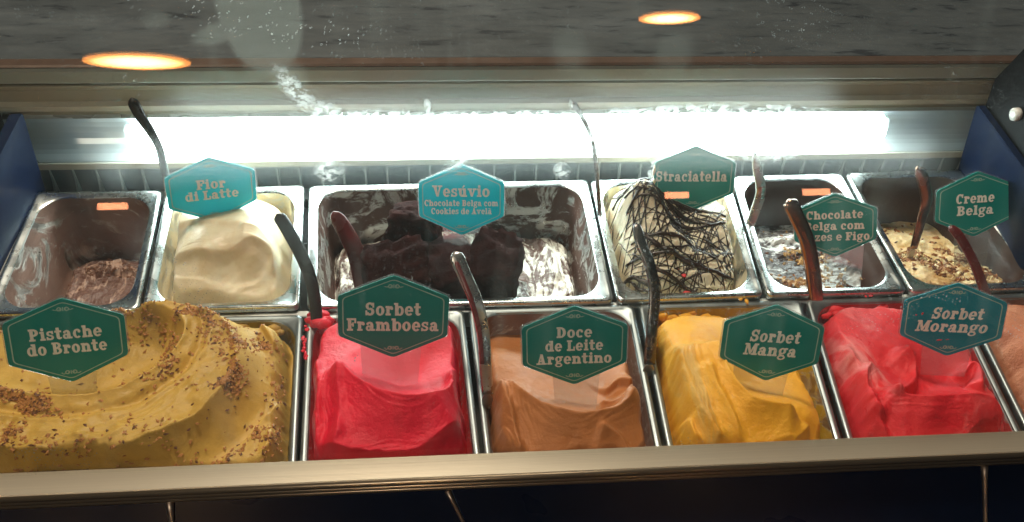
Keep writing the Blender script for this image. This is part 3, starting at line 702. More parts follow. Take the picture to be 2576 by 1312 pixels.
_, GR['C'] = gelato(PANS['C'], 'chocolate_residue', 'smears of cream and chocolate gelato left round the brownies in the double pan', M['vesu_res'],
    [(820, 740, -.055), (900, 700, -.062), (870, 600, -.074), (820, 520, -.086), (1000, 560, -.070), (1100, 600, -.050), (1100, 720, -.04), (1250, 700, -.045), (1350, 740, -.055), (1480, 730, -.056), (1470, 640, -.066), (1360, 600, -.072), (1300, 520, -.088), (1420, 520, -.088), (1100, 510, -.088)],
    [([(1340, 610), (1380, 660), (1400, 740)], .007, .004, .006, 1, (.002, 300, .02), -.08), ([(1300, 570), (1380, 590), (1460, 610)], .008, .004, .008, 1, (.002, 300, .02), -.08), ([(830, 720), (880, 680), (930, 640)], .008, .005, .01, 1, (.003, 300, .02), -.08)],
    edge=.012, zlow=-.085, rough=.0024, lump=.006, inset=.0205, seed=8, cell=.0012)
_, GR['D'] = gelato(PANS['D'], 'white_gelato', 'white lumpy gelato under a lattice of chocolate threads, by the Straciatella sign', M['white'],
    [(1570, 700, -.012), (1620, 735, -.012), (1720, 745, -.012), (1860, 735, -.012), (1900, 690, -.016), (1600, 640, .012), (1700, 660, .012), (1800, 650, .002), (1560, 560, .02), (1590, 480, .062), (1640, 475, .050), (1700, 560, .022), (1760, 590, .014), (1840, 560, .016), (1850, 500, .012), (1520, 470, -.004), (1525, 540, -.004), (1740, 500, .008), (1868, 620, .0)],
    [([(1590, 500), (1640, 560), (1720, 620), (1800, 640), (1850, 600)], .009, .006, .02, 1, (.002, 200, .03), .02),
     ([(1560, 690), (1640, 700), (1740, 700), (1860, 680)], .006, .006, .02, -1, (.002, 200, .03), .0)],
    edge=.009, zlow=-.035, rough=.0026, lump=.008, wobble=.006, seed=12, inset=.0155)
_, GR['E'] = gelato(PANS['E'], 'nut_gelato', 'low chocolate rippled gelato with nuts under the Chocolate Belga com Nozes e Figo sign', M['choco_ripple'],
    [(1950, 700, -.030), (2040, 725, -.022), (2150, 725, -.022), (2250, 700, -.026), (2240, 640, -.045), (2150, 650, -.034), (2050, 660, -.036), (1940, 640, -.042), (1920, 600, -.055), (2040, 590, -.06), (2160, 590, -.06), (1950, 520, -.085), (2050, 480, -.09), (2120, 520, -.085)],
    [([(1950, 650), (2030, 640), (2100, 660)], .007, .004, .01, 1, (.003, 300, .02), -.04), ([(2120, 690), (2180, 680), (2240, 690)], .008, .005, .01, -1, (.003, 300, .02), -.03), ([(1930, 610), (2000, 600), (2060, 610)], .008, .005, .01, -1, (.003, 300, .02), -.05)],
    edge=.012, zlow=-.07, rough=.0022, lump=.006, wobble=.006, seed=15, inset=.017)
_, GR['F'] = gelato(PANS['F'], 'cream_gelato', 'low yellowish cream gelato with crumbled topping under the Creme Belga sign', M['creme'],
    [(2330, 670, -.028), (2380, 710, -.018), (2480, 715, -.016), (2600, 700, -.018), (2290, 630, -.036), (2400, 660, -.036), (2500, 660, -.036), (2560, 640, -.030), (2350, 610, -.055), (2450, 600, -.06), (2250, 560, -.08), (2300, 500, -.09), (2400, 500, -.09)],
    [([(2290, 640), (2330, 690), (2400, 722)], .006, .005, .012, -1, (.002, 300, .02), -.02)],
    edge=.010, zlow=-.07, rough=.0025, lump=.007, wobble=.006, seed=18, inset=.017)
# front row -------------------------------------------------------------
def terraces(X, Y, H):
    zz = .040
    ca = catmull([Pz(x, y, zz)[:2] for (x, y) in [(-420, 1060), (-60, 1120), (200, 1146), (330, 1130), (450, 1082), (545, 1015), (598, 940), (596, 865), (545, 808), (460, 780), (370, 770), (250, 762)]], 60)
    cc = catmull([Pz(x, y, zz)[:2] for (x, y) in [(-300, 940), (0, 990), (170, 1012), (300, 995), (400, 940), (462, 875), (470, 825), (425, 792), (330, 772), (200, 765)]], 60)
    w = .0035*fbm(X*30, Y*30, 3, 91)
    sa = -sdist(X, Y, ca)[0]+w; sc = sdist(X, Y, cc)[0]+w*.7
    T = .047+.0035*fbm(X*26+3, Y*26, 3, 92)+.0022*fbm(X*90, Y*90, 2, 94)
    T = T+.0045*np.exp(-np.abs(np.minimum(sa, 0))/.007)+.0060*np.exp(-np.abs(np.minimum(sc, 0))/.006)-.0045*np.exp(-((sc+.016)/.004)**2)+.002*np.exp(-((sc+.024)/.003)**2)
    x = np.clip(sa/.034, 0, 1); xo = np.maximum(sa/.034-1, 0)
    out = .0515-.040*(1-(1-x)**1.9)+.008*sstep(0, .12, xo)*np.exp(-xo/.9)+.0035*fbm(X*36, Y*36, 3, 93)*sstep(.0, .2, xo)
    y = np.clip(sc/.034, 0, 1); inn = .053-.036*(1-(1-y)**2.0)
    return np.where(sa > 0, out, np.where(sc > 0, inn, T))
oG, GR['G'] = gelato(PANS['G'], 'pistachio_gelato', 'large mustard green swirl of gelato dusted with chopped nuts behind the Pistache do Bronte sign', M['pist'],
    [(20, 790, .02), (-200, 900, .03), (150, 780, .035), (120, 900, .046), (200, 960, .040), (330, 900, .036), (350, 830, .036), (60, 1010, .062), (250, 1010, .064), (400, 930, .068), (470, 850, .064), (400, 800, .056), (300, 772, .040),
     (100, 1070, .060), (300, 1080, .060), (450, 1010, .064), (550, 930, .062), (540, 850, .058), (480, 805, .046), (0, 1120, .060), (200, 1130, .060), (430, 1070, .060), (555, 990, .058), (597, 920, .052),
     (50, 1200, .010), (350, 1180, .012), (540, 1085, .018), (640, 985, .020), (672, 890, .016), (-200, 1150, .05), (600, 1160, .026), (700, 1060, .022), (722, 960, .010), (650, 840, .030), (600, 800, .008), (720, 870, -.004), (560, 780, .0)],
    [([(170, 1078), (225, 1092), (280, 1080), (315, 1050)], .0018, .004, .008, -1, None, .062),
     ([(-150, 1060), (150, 1075), (350, 1040), (460, 960), (520, 880)], .0008, .01, .01, 1, (.0022, 170, .022), .062),
     ([(640, 1170), (690, 1080), (712, 1000), (700, 900), (660, 840)], .004, .006, .012, 1, (.0025, 200, .02), .02)],
    pre=terraces, edge=.014, zlow=-.02, rough=.0006, lump=.0022, wobble=.003, seed=21, cell=.0011, maxz=.10, inset=.0145)
oH, GR['H'] = gelato(PANS['H'], 'raspberry_sorbet', 'bright raspberry pink sorbet under the Sorbet Framboesa sign', M['framb'],
    [(790, 800, .026), (800, 870, .034), (900, 800, .03), (1080, 800, .030), (1145, 850, .024), (1000, 900, .018), (1020, 950, .014), (1090, 920, .024), (840, 930, .050), (1150, 950, .036), (1000, 1015, .048), (880, 970, .052), (1000, 1060, .050), (880, 1060, .046), (1120, 1040, .040), (1150, 1110, .014), (1050, 1140, .018), (950, 1140, .026), (800, 1120, .028), (790, 1000, .036), (1175, 1000, .024)],
    [([(835, 885), (868, 935), (915, 975), (975, 1003), (1050, 1012), (1110, 990), (1145, 940), (1130, 880)], .012, .007, .020, 1, (.0012, 200, .02), .046),
     ([(790, 1085), (860, 1112), (950, 1124), (1040, 1112), (1110, 1075), (1172, 1022)], .012, .004, .022, -1, (.0012, 200, .02), .036),
     ([(840, 900), (850, 960), (850, 1040), (830, 1100)], .004, .006, .008, 1, (.001, 200, .02), .045),
     ([(785, 870), (800, 960), (790, 1060), (780, 1120)], .005, .006, .008, 1, (.002, 300, .02), .035)],
    edge=.010, zlow=-.05, rough=.0007, lump=.0022, wobble=.004, seed=24)
oI, GR['I'] = gelato(PANS['I'], 'caramel_gelato', 'light brown caramel gelato under the Doce de Leite Argentino sign', M['doce'],
    [(1270, 900, .016), (1250, 960, .024), (1330, 890, -.004), (1440, 900, -.004), (1560, 930, .016), (1600, 960, .022), (1440, 980, .008), (1380, 960, .014), (1520, 990, .010), (1310, 1010, .040), (1400, 1050, .044), (1500, 1055, .044), (1600, 1010, .032), (1430, 1110, .038), (1580, 1110, .028), (1270, 1100, .028), (1620, 1060, .014), (1300, 820, -.05), (1450, 820, -.05), (1560, 830, -.05), (1590, 880, -.01)],
    [([(1262, 915), (1290, 965), (1335, 1010), (1400, 1040), (1470, 1050), (1540, 1035), (1590, 995), (1612, 945)], .012, .007, .022, 1, (.0012, 220, .02), .038),
     ([(1500, 1065), (1560, 1085), (1585, 1110), (1560, 1150)], .0035, .004, .012, 1, None, .04),
     ([(1248, 930), (1268, 1000), (1290, 1070), (1320, 1140)], .006, .005, .008, 1, (.003, 350, .02), .03),
     ([(1500, 1010), (1540, 1022), (1580, 995), (1590, 965)], .008, .004, .006, 1, None, .02), ([(1520, 960), (1560, 935), (1600, 950)], .006, .004, .010, -1, None, .02)],
    edge=.012, zlow=-.06, rough=.0005, lump=.0020, wobble=.004, seed=27)
oJ, GR['J'] = gelato(PANS['J'], 'mango_sorbet', 'yellow orange mango sorbet under the Sorbet Manga sign', M['manga'],
    [(1690, 820, .030), (1780, 822, .036), (1660, 900, .020), (1860, 830, .02), (1980, 850, .0), (1700, 900, .040), (1780, 940, .050), (1900, 940, .012), (1980, 960, .012), (1840, 1000, .046), (1900, 1035, .044), (2000, 1040, .040), (2030, 1050, .034), (1850, 1080, .036), (1980, 1090, .030), (2050, 1110, .010), (1740, 1060, .036), (1710, 1120, .022), (2030, 950, .0), (1680, 1000, .022), (1700, 770, -.03), (1850, 775, -.03), (1960, 780, -.04)],
    [([(1800, 830), (1815, 900), (1845, 960), (1890, 1005), (1950, 1022), (2030, 1025)], .012, .008, .02, 1, (.001, 220, .02), .044),
     ([(1700, 830), (1720, 910), (1750, 990), (1800, 1060), (1850, 1115)], .008, .008, .012, -1, (.0035, 260, .025), .04),
     ([(1850, 1120), (1930, 1122), (1990, 1105), (2035, 1060), (2040, 1030)], .009, .004, .02, -1, (.001, 200, .02), .034),
     ([(1770, 900), (1800, 970), (1850, 1040), (1880, 1100)], .005, .006, .010, 1, (.001, 260, .02), .046),
     ([(1680, 900), (1700, 980), (1740, 1060), (1770, 1110)], .006, .005, .008, 1, (.003, 300, .02), .03)],
    edge=.013, zlow=-.05, rough=.0008, lump=.0020, wobble=.005, seed=30)
oK, GR['K'] = gelato(PANS['K'], 'strawberry_sorbet', 'red strawberry sorbet under the Sorbet Morango sign', M['moran'],
    [(2100, 790, .026), (2180, 790, .030), (2240, 790, .024), (2380, 790, .01), (2110, 870, .034), (2200, 880, .044), (2160, 950, .044), (2280, 900, .036), (2300, 960, .016), (2400, 950, .010), (2450, 940, .016), (2260, 1000, .030), (2400, 1010, .038), (2500, 1020, .036), (2330, 1050, .044), (2470, 1060, .038), (2530, 1070, .020), (2220, 1060, .036), (2200, 1100, .022), (2350, 1100, .028), (2470, 1105, .018), (2440, 870, .02)],
    [([(2260, 850), (2310, 890), (2310, 940), (2260, 975), (2230, 985)], .010, .006, .018, 1, (.0012, 220, .02), .04),
     ([(2215, 950), (2250, 990), (2320, 1005), (2400, 1000), (2480, 1003), (2530, 1035), (2535, 1070)], .011, .006, .02, 1, (.0012, 220, .02), .04),
     ([(2120, 820), (2150, 880), (2170, 950), (2210, 1030), (2280, 1085)], .007, .007, .012, 1, (.0025, 260, .02), .042),
     ([(2250, 1100), (2350, 1108), (2450, 1100), (2520, 1080)], .008, .004, .02, -1, None, .03),
     ([(2200, 890), (2180, 950), (2200, 1010), (2250, 1040)], .006, .004, .008, -1, (.0015, 300, .02), .04), ([(2430, 930), (2460, 900), (2475, 930), (2470, 970)], .008, .006, .01, 1, None, .02)],
    edge=.012, zlow=-.05, rough=.0008, lump=.0024, wobble=.004, seed=33)
oL, GR['L'] = gelato(PANS['L'], 'tan_sorbet', 'coarse salmon tan gelato cut by the right edge of the photo', M['coral'],
    [(2500, 820, .030), (2560, 800, .036), (2650, 800, .03), (2510, 900, .020), (2570, 940, .040), (2700, 950, .04), (2580, 1040, .020), (2640, 1100, .02), (2800, 1080, .02), (2560, 860, .044), (2700, 760, 0)],
    [([(2520, 830), (2530, 900), (2560, 960), (2600, 1010)], .010, .005, .015, 1, (.004, 300, .02), .03), ([(2490, 860), (2520, 930), (2560, 1000)], .006, .004, .01, 1, (.003, 300, .02), .02)],
    edge=.014, zlow=-.05, rough=.0016, lump=.003, wobble=.004, seed=36, cell=.0012)
# sorbet smears at the back walls of the front pans
def blobs(name, parent, specs, mat, kind=None, sub=2):
    import bmesh
    V = []; F = []
    for (c, r, sd) in specs:
        bm = bmesh.new(); bmesh.ops.create_icosphere(bm, subdivisions=sub, radius=1.0)
        n = len(V)
        for v in bm.verts:
            p = np.array(v.co); k = 1+0.35*float(fbm(p[0]*1.7+sd, p[1]*1.7+p[2]*2.3, 3, 4))+0.12*float(vnoise(p[0]*6+sd, p[2]*6+p[1]*5, 2))
            V.append(tuple(np.array(c)+p*k*np.array(r)))
        F += [tuple(n+v.index for v in f.verts) for f in bm.faces]; bm.free()
    o = mesh(name, V, F, mat, parent, True)
    if kind: o['kind'] = kind
    if len(specs) > 1: o['kind'] = 'stuff'
    return o
def hat(g, x, y):
    X, Y, H, D = g; i = np.argmin((X-x)**2+(Y-y)**2); return float(H.ravel()[i])
def onsurf(g, px, py, z0=0.03):
    z = z0
    for _ in range(4):
        p = Pz(px, py, z); z = 0.5*z+0.5*hat(g, p[0], p[1])
    p = Pz(px, py, z); return np.array([p[0], p[1], hat(g, p[0], p[1])])
def smear(par, px0, px1, py, z0, n, r, mat, seed):
    rr = random.Random(seed); S = []
    for i in range(n):
        x = px0+(px1-px0)*(i+rr.random())/n; p = Pz(x, py+rr.uniform(-10, 14), z0+rr.uniform(-.008, .004))
        q = r*rr.uniform(.5, 1.3); S.append((p, (q*1.4, q*.8, q), rr.random()*50))
    return blobs('wall_smear', par, S, mat)
smear(oK, 2075, 2300, 785, -.012, 30, .0055, M['moran'], 1)
smear(oH, 780, 815, 800, .004, 9, .0065, M['framb'], 2)
smear(oJ, 1640, 1800, 790, -.012, 20, .0055, M['manga'], 3)
smear(oG, 560, 735, 830, -.014, 22, .0055, M['pist'], 4)
def edge_blobs(par, px, z, mat, seed, r=.003):
    rr = random.Random(seed)
    blobs('edge_smear', par, [(Pz(x+rr.uniform(-4, 4), y, z+rr.uniform(-.001, .001)), (r*rr.uniform(.4, 1), r*rr.uniform(.6, 1.4), r*.45), rr.random()*40) for (x, y) in px], mat)
edge_blobs(oH, [(762, 850), (764, 856), (761, 862), (765, 868), (763, 875), (766, 882), (764, 890), (768, 896), (766, 902), (772, 820), (774, 828)], .0005, M['framb'], 5, .0026)
edge_blobs(oK, [(2186, 744), (2192, 743), (2180, 745)], .001, M['moran'], 6, .0018)
edge_blobs(oJ, [(1864, 752), (1868, 748), (1882, 758), (1640, 840), (1642, 852), (1650, 866)], .002, M['manga'], 7, .0035)

# crumbs ---------------------------------------------------------------
def shards(name, parent, g, n, size, mat, dens, seed, flat=0.4, kind='stuff', lift=0.3):
    r = np.random.default_rng(seed); X, Y, H, D = g; V = []; F = []; k = 0; tries = 0
    ok = np.argwhere(D < -.004)
    while k < n and tries < n*60:
        tries += 1; i, j = ok[r.integers(len(ok))]
        if r.random() > dens(X[i, j], Y[i, j]): continue
        s = size*r.uniform(.4, 1.35); a = r.uniform(0, 6.28); c = np.array([X[i, j]+r.uniform(-.0005, .0005), Y[i, j]+r.uniform(-.0005, .0005), H[i, j]+s*lift*.4])
        ax = np.array([math.cos(a), math.sin(a), r.uniform(-.5, .5)]); ax /= np.linalg.norm(ax); b = np.cross(ax, [0, 0, 1]); b /= np.linalg.norm(b); u = np.cross(b, ax)
        n0 = len(V); m_ = r.uniform(.35, .8)
        for (p, q, w) in ((-1, 0, 0), (1, r.uniform(-.3, .3), 0), (r.uniform(-.3, .3), 1, 0), (r.uniform(-.3, .3), -1, 0), (r.uniform(-.4, .4), 0, 1), (0, 0, -1)):
            V.append(tuple(c+s*(p*ax+q*m_*b+w*flat*u)))
        for f in ((0, 2, 4), (2, 1, 4), (1, 3, 4), (3, 0, 4), (2, 0, 5), (1, 2, 5), (3, 1, 5), (0, 3, 5)): F.append(tuple(n0+t for t in f))
        k += 1
    o = mesh(name, V, F, mat, parent); 
    if kind: o['kind'] = kind
    return o
def near(strokes):
    pls = [(catmull([Pz(x, y, z)[:2] for (x, y) in pts], 24), w, k) for (pts, w, k, z) in strokes]
    def f(x, y):
        v = 0
        for pl, w, k in pls:
            d = np.min(np.hypot(pl[:, 0]-x, pl[:, 1]-y)); v = max(v, k*math.exp(-(d/w)**2))
        c = 0.5+0.9*float(fbm(x*55, y*55, 2, 77))
        return min(.75, v*max(0, c)**1.8)+0.006
    return f
dG = near([([(290, 768), (380, 785), (480, 800), (560, 830), (590, 870)], .012, 1.0, .05), ([(590, 870), (585, 940), (540, 990)], .008, .8, .05), ([(400, 800), (440, 850), (400, 920), (350, 950)], .007, .8, .055), ([(0, 960), (60, 990), (130, 1000)], .008, .7, .06),
     ([(620, 850), (690, 900), (715, 980), (700, 1060)], .012, .5, .02), ([(640, 1060), (600, 1110), (500, 1160)], .006, .9, .03), ([(0, 1080), (60, 1100)], .014, .4, .06), ([(190, 1110), (230, 1145), (300, 1140), (300, 1120)], .008, 1.0, .06), ([(100, 1130), (400, 1090)], .012, .25, .06), ([(640, 1150), (680, 1100)], .014, .5, .02), ([(480, 1080), (400, 1110)], .008, .3, .06), ([(640, 840), (670, 860)], .008, .8, .03)])
shards('chopped_nuts', oG, GR['G'], 2200, .0025, M['crumb'], dG, 41)
shards('dark_chopped_nuts', oG, GR['G'], 480, .0024, M['crumb_dark'], dG, 42)
oE = bpy.data.objects['nut_gelato']; oF = [o for o in bpy.data.objects if o.name.startswith('cream_gelato') and 'Creme' in o.get('label', '')][0]; oD = bpy.data.objects['white_gelato']; oA = bpy.data.objects['gelato_residue']
dE = near([([(2010, 640), (2060, 650), (2070, 690)], .012, 1, -.03), ([(1960, 700), (2040, 715), (2080, 720)], .009, .9, -.025), ([(2080, 650), (2100, 700)], .010, .5, -.03)])
shards('walnut_bits', oE, GR['E'], 260, .0034, M['nut'], dE, 43, .55)
shards('dark_walnut_bits', oE, GR['E'], 140, .0026, M['crumb_dark'], dE, 44, .55)
shards('fig_bits', oE, GR['E'], 120, .0024, M['cookie'], near([([(1960, 700), (2040, 715), (2100, 722)], .008, 1, -.025)]), 47, .6)
dF = near([([(2300, 640), (2360, 680), (2420, 690)], .013, 1, -.03), ([(2480, 690), (2540, 670), (2570, 690)], .012, 1, -.03), ([(2400, 640), (2500, 650)], .014, .4, -.04)])
shards('cookie_crumbs', oF, GR['F'], 420, .0042, M['cookie'], dF, 45, .7)
shards('dark_cookie_crumbs', oF, GR['F'], 200, .0038, M['crumb_dark'], dF, 46, .7)
shards('pale_cookie_crumbs', oF, GR['F'], 260, .0042, M['creme'], dF, 48, .7)
shards('chocolate_flakes', oA, GR['A'], 120, .0028, M['crumb_dark'], near([([(240, 690), (330, 690), (370, 700)], .010, 1, -.08), ([(290, 650), (360, 640)], .01, .7, -.08)]), 49, .2)
# chocolate threads over the straciatella ---------------------------------------
rr = random.Random(5)
Xd, Yd, Hd, Dd = GR['D']
def thread(p, q, bend, r):
    a = Pz(*p, .01)[:2]; b = Pz(*q, .01)[:2]; n = 26; pts = []; d = b-a; nrm = np.array([-d[1], d[0]]); ph = rr.uniform(0, 6)
    L = np.linalg.norm(d)+1e-9
    for i in range(n):
        t = i/(n-1); c = a+d*t+nrm*(bend*math.sin(t*math.pi))+nrm/L*.0012*math.sin(t*9+ph)
        i_ = np.argmin((Xd-c[0])**2+(Yd-c[1])**2)
        if Dd.ravel()[i_] > -.001:
            if len(pts) > 3: break
            pts = []; continue
        pts.append((c[0], c[1], Hd.ravel()[i_]+r*.35))
    if len(pts) < 4: return
    z = np.array([p_[2] for p_ in pts]); z = np.convolve(np.r_[z[0], z, z[-1]], [.25, .5, .25], 'valid'); pts = [(p_[0], p_[1], max(zz, p_[2])) for p_, zz in zip(pts, z)]
    rs = [r*(0.55+0.45*math.sin(math.pi*min(1, max(0, (i+.6)/len(pts)))))*rr.uniform(.75, 1.25) for i in range(len(pts))]
    MB().tube(pts, rs, 6).build('chocolate_thread', M['drizzle'], oD, True)
for i in range(20):      # down to the right
    o_ = i*18+rr.uniform(-9, 9); thread((1520+o_*.85, 455+o_*.35), (1640+o_*.95, 760-rr.uniform(0, 30)), rr.uniform(-.12, .12), .0009*rr.uniform(.55, 1.25))
for i in range(24):      # long sweeps right-down
    o_ = i*11.5+rr.uniform(-8, 8); thread((1540+rr.uniform(-15, 25), 470+o_), (1885+rr.uniform(-20, 20), 600+o_*.75), rr.uniform(-.10, .10), .0009*rr.uniform(.55, 1.25))
for i in range(22):      # down to the left
    o_ = i*14+rr.uniform(-8, 8); thread((1640+o_, 480+rr.uniform(-10, 20)+o_*.25), (1545+o_*1.05, 735+rr.uniform(-15, 5)), rr.uniform(-.10, .10), .0008*rr.uniform(.55, 1.25))
for i in range(12):      # thick pooled strokes
    y_ = 500+i*19; thread((1540+rr.uniform(0, 60), y_+rr.uniform(-20, 30)), (1700+rr.uniform(0, 160), y_+rr.uniform(-10, 90)), rr.uniform(-.2, .2), .0026*rr.uniform(.7, 1.3))
for i in range(22):
    y_ = 530+i*10+rr.uniform(-6, 6); thread((1545+rr.uniform(0, 180), y_+rr.uniform(10, 50)), (1780+rr.uniform(-60, 110), y_-rr.uniform(10, 60)), rr.uniform(-.12, .12), .0008*rr.uniform(.55, 1.25))
blobs('raspberry_drip', oD, [(onsurf(GR['D'], 1728, 736, -.01), (.006, .004, .002), 3)], M['moran'])
blobs('raspberry_drip', oD, [(onsurf(GR['D'], 1720, 690, 0), (.003, .004, .0012), 9)], M['moran'])

# brownies ------------------------------------------------------------------
def brownie(cx, cy, z, w, d, h, rz, tilt, seed, label):
    import bmesh
    bm = bmesh.new(); bmesh.ops.create_cube(bm, size=1.0); bmesh.ops.subdivide_edges(bm, edges=bm.edges[:], cuts=13, use_grid_fill=True)
    c = Pz(cx, cy, z); R = Matrix.Rotation(rz, 3, 'Z') @ Matrix.Rotation(tilt, 3, 'X'); V = []
    for v in bm.verts:
        p = np.array(v.co); q = p.copy()
        rnd = 1-0.07*((abs(p[0])*2)**6*(abs(p[1])*2)**6+(abs(p[1])*2)**6*(abs(p[2])*2)**6+(abs(p[0])*2)**6*(abs(p[2])*2)**6)
        q = q*rnd*np.array([w, d, h])
        k = .0060*float(fbm(p[0]*3+seed, p[1]*3+p[2]*4, 3, seed))+.0026*float(vnoise(p[0]*9+seed, p[1]*12+p[2]*14, seed+1))+.0008*float(vnoise(p[0]*30, p[1]*31+p[2]*27, seed+2))
        nrm = p/ (np.linalg.norm(p)+1e-9); q = q+nrm*k*1.4
        V.append(tuple(np.array(R @ Vector(q))))
    me = bpy.data.meshes.new('brownie_chunk'); me.from_pydata(V, [], [tuple(v.index for v in f.verts) for f in bm.faces]); bm.free(); me.shade_smooth(); me.materials.append(M['brownie'])
    o = bpy.data.objects.new('brownie_chunk', me); COL.objects.link(o); o.location = tuple(c); tag(o, label, 'brownie', 'brownie chunks in the double pan')
    return o
brownie(1000, 690, -.012, .074, .060, .056, .18, .22, 3, 'dark brownie chunk left in the heap, just above the Sorbet Framboesa sign')
brownie(1045, 590, -.014, .062, .042, .078, -.16, -.16, 8, 'dark brownie chunk standing upright behind the others, left of the Vesuvio sign')
brownie(1245, 672, -.010, .058, .070, .062, -.28, .16, 14, 'dark brownie chunk at the right of the heap, right of the clear sign stake')
brownie(1135, 685, -.020, .070, .070, .056, .42, -.14, 20, 'middle brownie chunk of the heap, behind the clear stake of the Vesúvio sign')

# ---------------------------------------------------------------- spatulas
def spatula(pts, w, th, mat, label, blade_dir=(0.0, -0.15, -1.0), bw=None, wts=None, face=(1, 0, 0), bmat=None, bl=.05):
    P = [Py(x, y, Y) for (x, y, Y) in pts]; pl = catmull(P, 34)
    root = empty('spatula', tuple(pl[-1]), label, 'spatula', 'serving spatulas standing in the gelato')
    def band(pl, ws, ths, name, mt):
        mb = MB(); n = len(pl); K = 12; f0 = np.array(face, float)
        for i in range(n):
            t = pl[min(i+1, n-1)]-pl[max(i-1, 0)]; t /= np.linalg.norm(t)+1e-12
            a = f0-t*(f0@t); a /= np.linalg.norm(a); b = np.cross(t, a)
            for k in range(K):
                th_ = 2*math.pi*k/K; ca, sa = math.cos(th_), math.sin(th_)
                sx = abs(ca)**0.6*np.sign(ca); sy = abs(sa)**0.6*np.sign(sa)
                mb.v.append(tuple(pl[i]+a*sx*ws[i]/2+b*sy*ths[i]/2))
        for i in range(n-1):
            for k in range(K):
                p = i*K+k; q = i*K+(k+1) % K; mb.f.append((p, p+K, q+K, q))
        mb.f.append(tuple(range(K))); mb.f.append(tuple((n-1)*K+k for k in range(K-1, -1, -1)))
        return mb.build(name, mt, root, True)
    n = len(pl); tt = np.linspace(0, 1, n)
    cap = np.sqrt(np.clip(1-((0.07-tt)/0.07).clip(0, 1)**2, 0.02, 1))
    wt = np.interp(tt, [0, .15, .5, 1], wts or [1.0, 1.05, .95, .85])
    band(pl, w*wt*cap, th*cap**.5*np.ones(n), 'handle', mat)
    d = np.array(blade_dir, float); d /= np.linalg.norm(d); bt = np.linspace(0, 1, 12)
    bp = np.array([pl[-1]+(pl[-1]-pl[-3])/np.linalg.norm(pl[-1]-pl[-3])*.0002*i + d*(bl*i/11) for i, _ in enumerate(bt)])
    band(bp, (bw or w*2.2)*np.interp(bt, [0, .3, 1], [.42, 1, .9]), .0016*np.ones(12), 'blade', bmat or M['spoon_steel'])
    return root
spatula([(330, 246, .330), (352, 290, .328), (382, 335, .325), (402, 375, .322), (414, 430, .318), (430, 485, .31)], .0092, .006, M['black_plastic'], 'black handled spatula rising highest behind the Fior di Latte sign', wts=[1.3, 1.35, .95, .7], bl=.012, bw=.006)
spatula([(405, 385, .3265), (416, 415, .324), (424, 450, .319), (434, 490, .312)], .0050, .002, M['spoon_steel'], 'short steel strip on the stem of the black spatula behind the Fior di Latte sign', bl=.01, bw=.006)
spatula([(697, 537, .215), (722, 575, .208), (757, 640, .196), (781, 700, .184), (793, 760, .172), (797, 810, .160)], .0130, .007, M['black_plastic'], 'black handled spatula standing in the raspberry sorbet, left of the Sorbet Framboesa sign', wts=[1.0, 1.05, 1.05, .95], bl=.03)
spatula([(838, 532, .285), (868, 580, .276), (896, 640, .266), (912, 720, .252)], .0180, .004, M['maroon'], 'maroon spatula leaning inside the double pan, left of the brownies', wts=[.55, 1.0, 1.2, 1.1], bl=.03)
spatula([(1143, 632, .150), (1168, 690, .133), (1198, 760, .1115), (1216, 840, .0926), (1222, 920, .0704), (1226, 990, .055)], 0.0138, .004, M['spoon_steel'], 'steel spatula with a red tinged side standing at the left of the caramel gelato', wts=[1.1, 1.0, .95, .8], bl=.02, bw=.011)
spatula([(1146, 655, .1425), (1165, 702, .1285), (1190, 768, .1085), (1207, 840, .0910), (1213, 915, .0700)], .0050, .0050, M['maroon'], 'narrow red stem set against the steel spatula left of the caramel gelato', bl=.012, bw=.005)
spatula([(1440, 256, .345), (1462, 290, .342), (1488, 345, .340), (1500, 420, .336), (1506, 500, .325), (1512, 570, .308)], .0058, .0075, M['dark_steel'], 'thin dark spatula rising in front of the lit tube, left of the Straciatella sign', wts=[1.4, .9, .9, 1.0], bl=.04)
spatula([(1600, 560, .196), (1612, 610, .178), (1636, 670, .158), (1646, 740, .137), (1640, 830, .110), (1634, 915, .088)], .0104, .006, M['dark_steel'], 'dark steel spatula curving down into the left side of the mango sorbet', wts=[.85, 1.1, 1.15, 1.15], bl=.02, bw=.012)
spatula([(1898, 382, .322), (1906, 430, .318), (1914, 480, .312), (1900, 530, .302), (1884, 575, .292), (1878, 620, .282)], .0110, .005, M['spoon_steel'], 'pale steel spatula with an elbow bend between the Straciatella and Chocolate Belga pans', wts=[.5, 1.0, 1.15, 1.0], bl=.015, bw=.012)
spatula([(1984, 502, .235), (2004, 545, .226), (2028, 600, .214), (2042, 665, .200), (2050, 730, .184), (2056, 800, .166)], .0175, .009, M['tinted_steel'], 'thick brown and red curved spatula handle in front of the Chocolate Belga sign', wts=[1.0, .98, .98, .98], bl=.03)
spatula([(2308, 418, .300), (2324, 460, .296), (2330, 510, .290), (2316, 560, .280), (2298, 625, .266)], .0150, .004, M['tinted_steel'], 'flat brown spatula with an elbow bend standing in the Creme Belga pan', wts=[.5, 1.0, 1.0, .6], bl=.012, bw=.008)
spatula([(2388, 568, .205), (2412, 592, .196), (2440, 640, .183), (2462, 690, .168), (2485, 760, .148), (2500, 850, .125)], .0104, .006, M['maroon'], 'maroon spatula rising behind the Sorbet Morango sign below the Creme Belga sign', wts=[.7, 1.0, 1.0, 1.1], bl=.03)

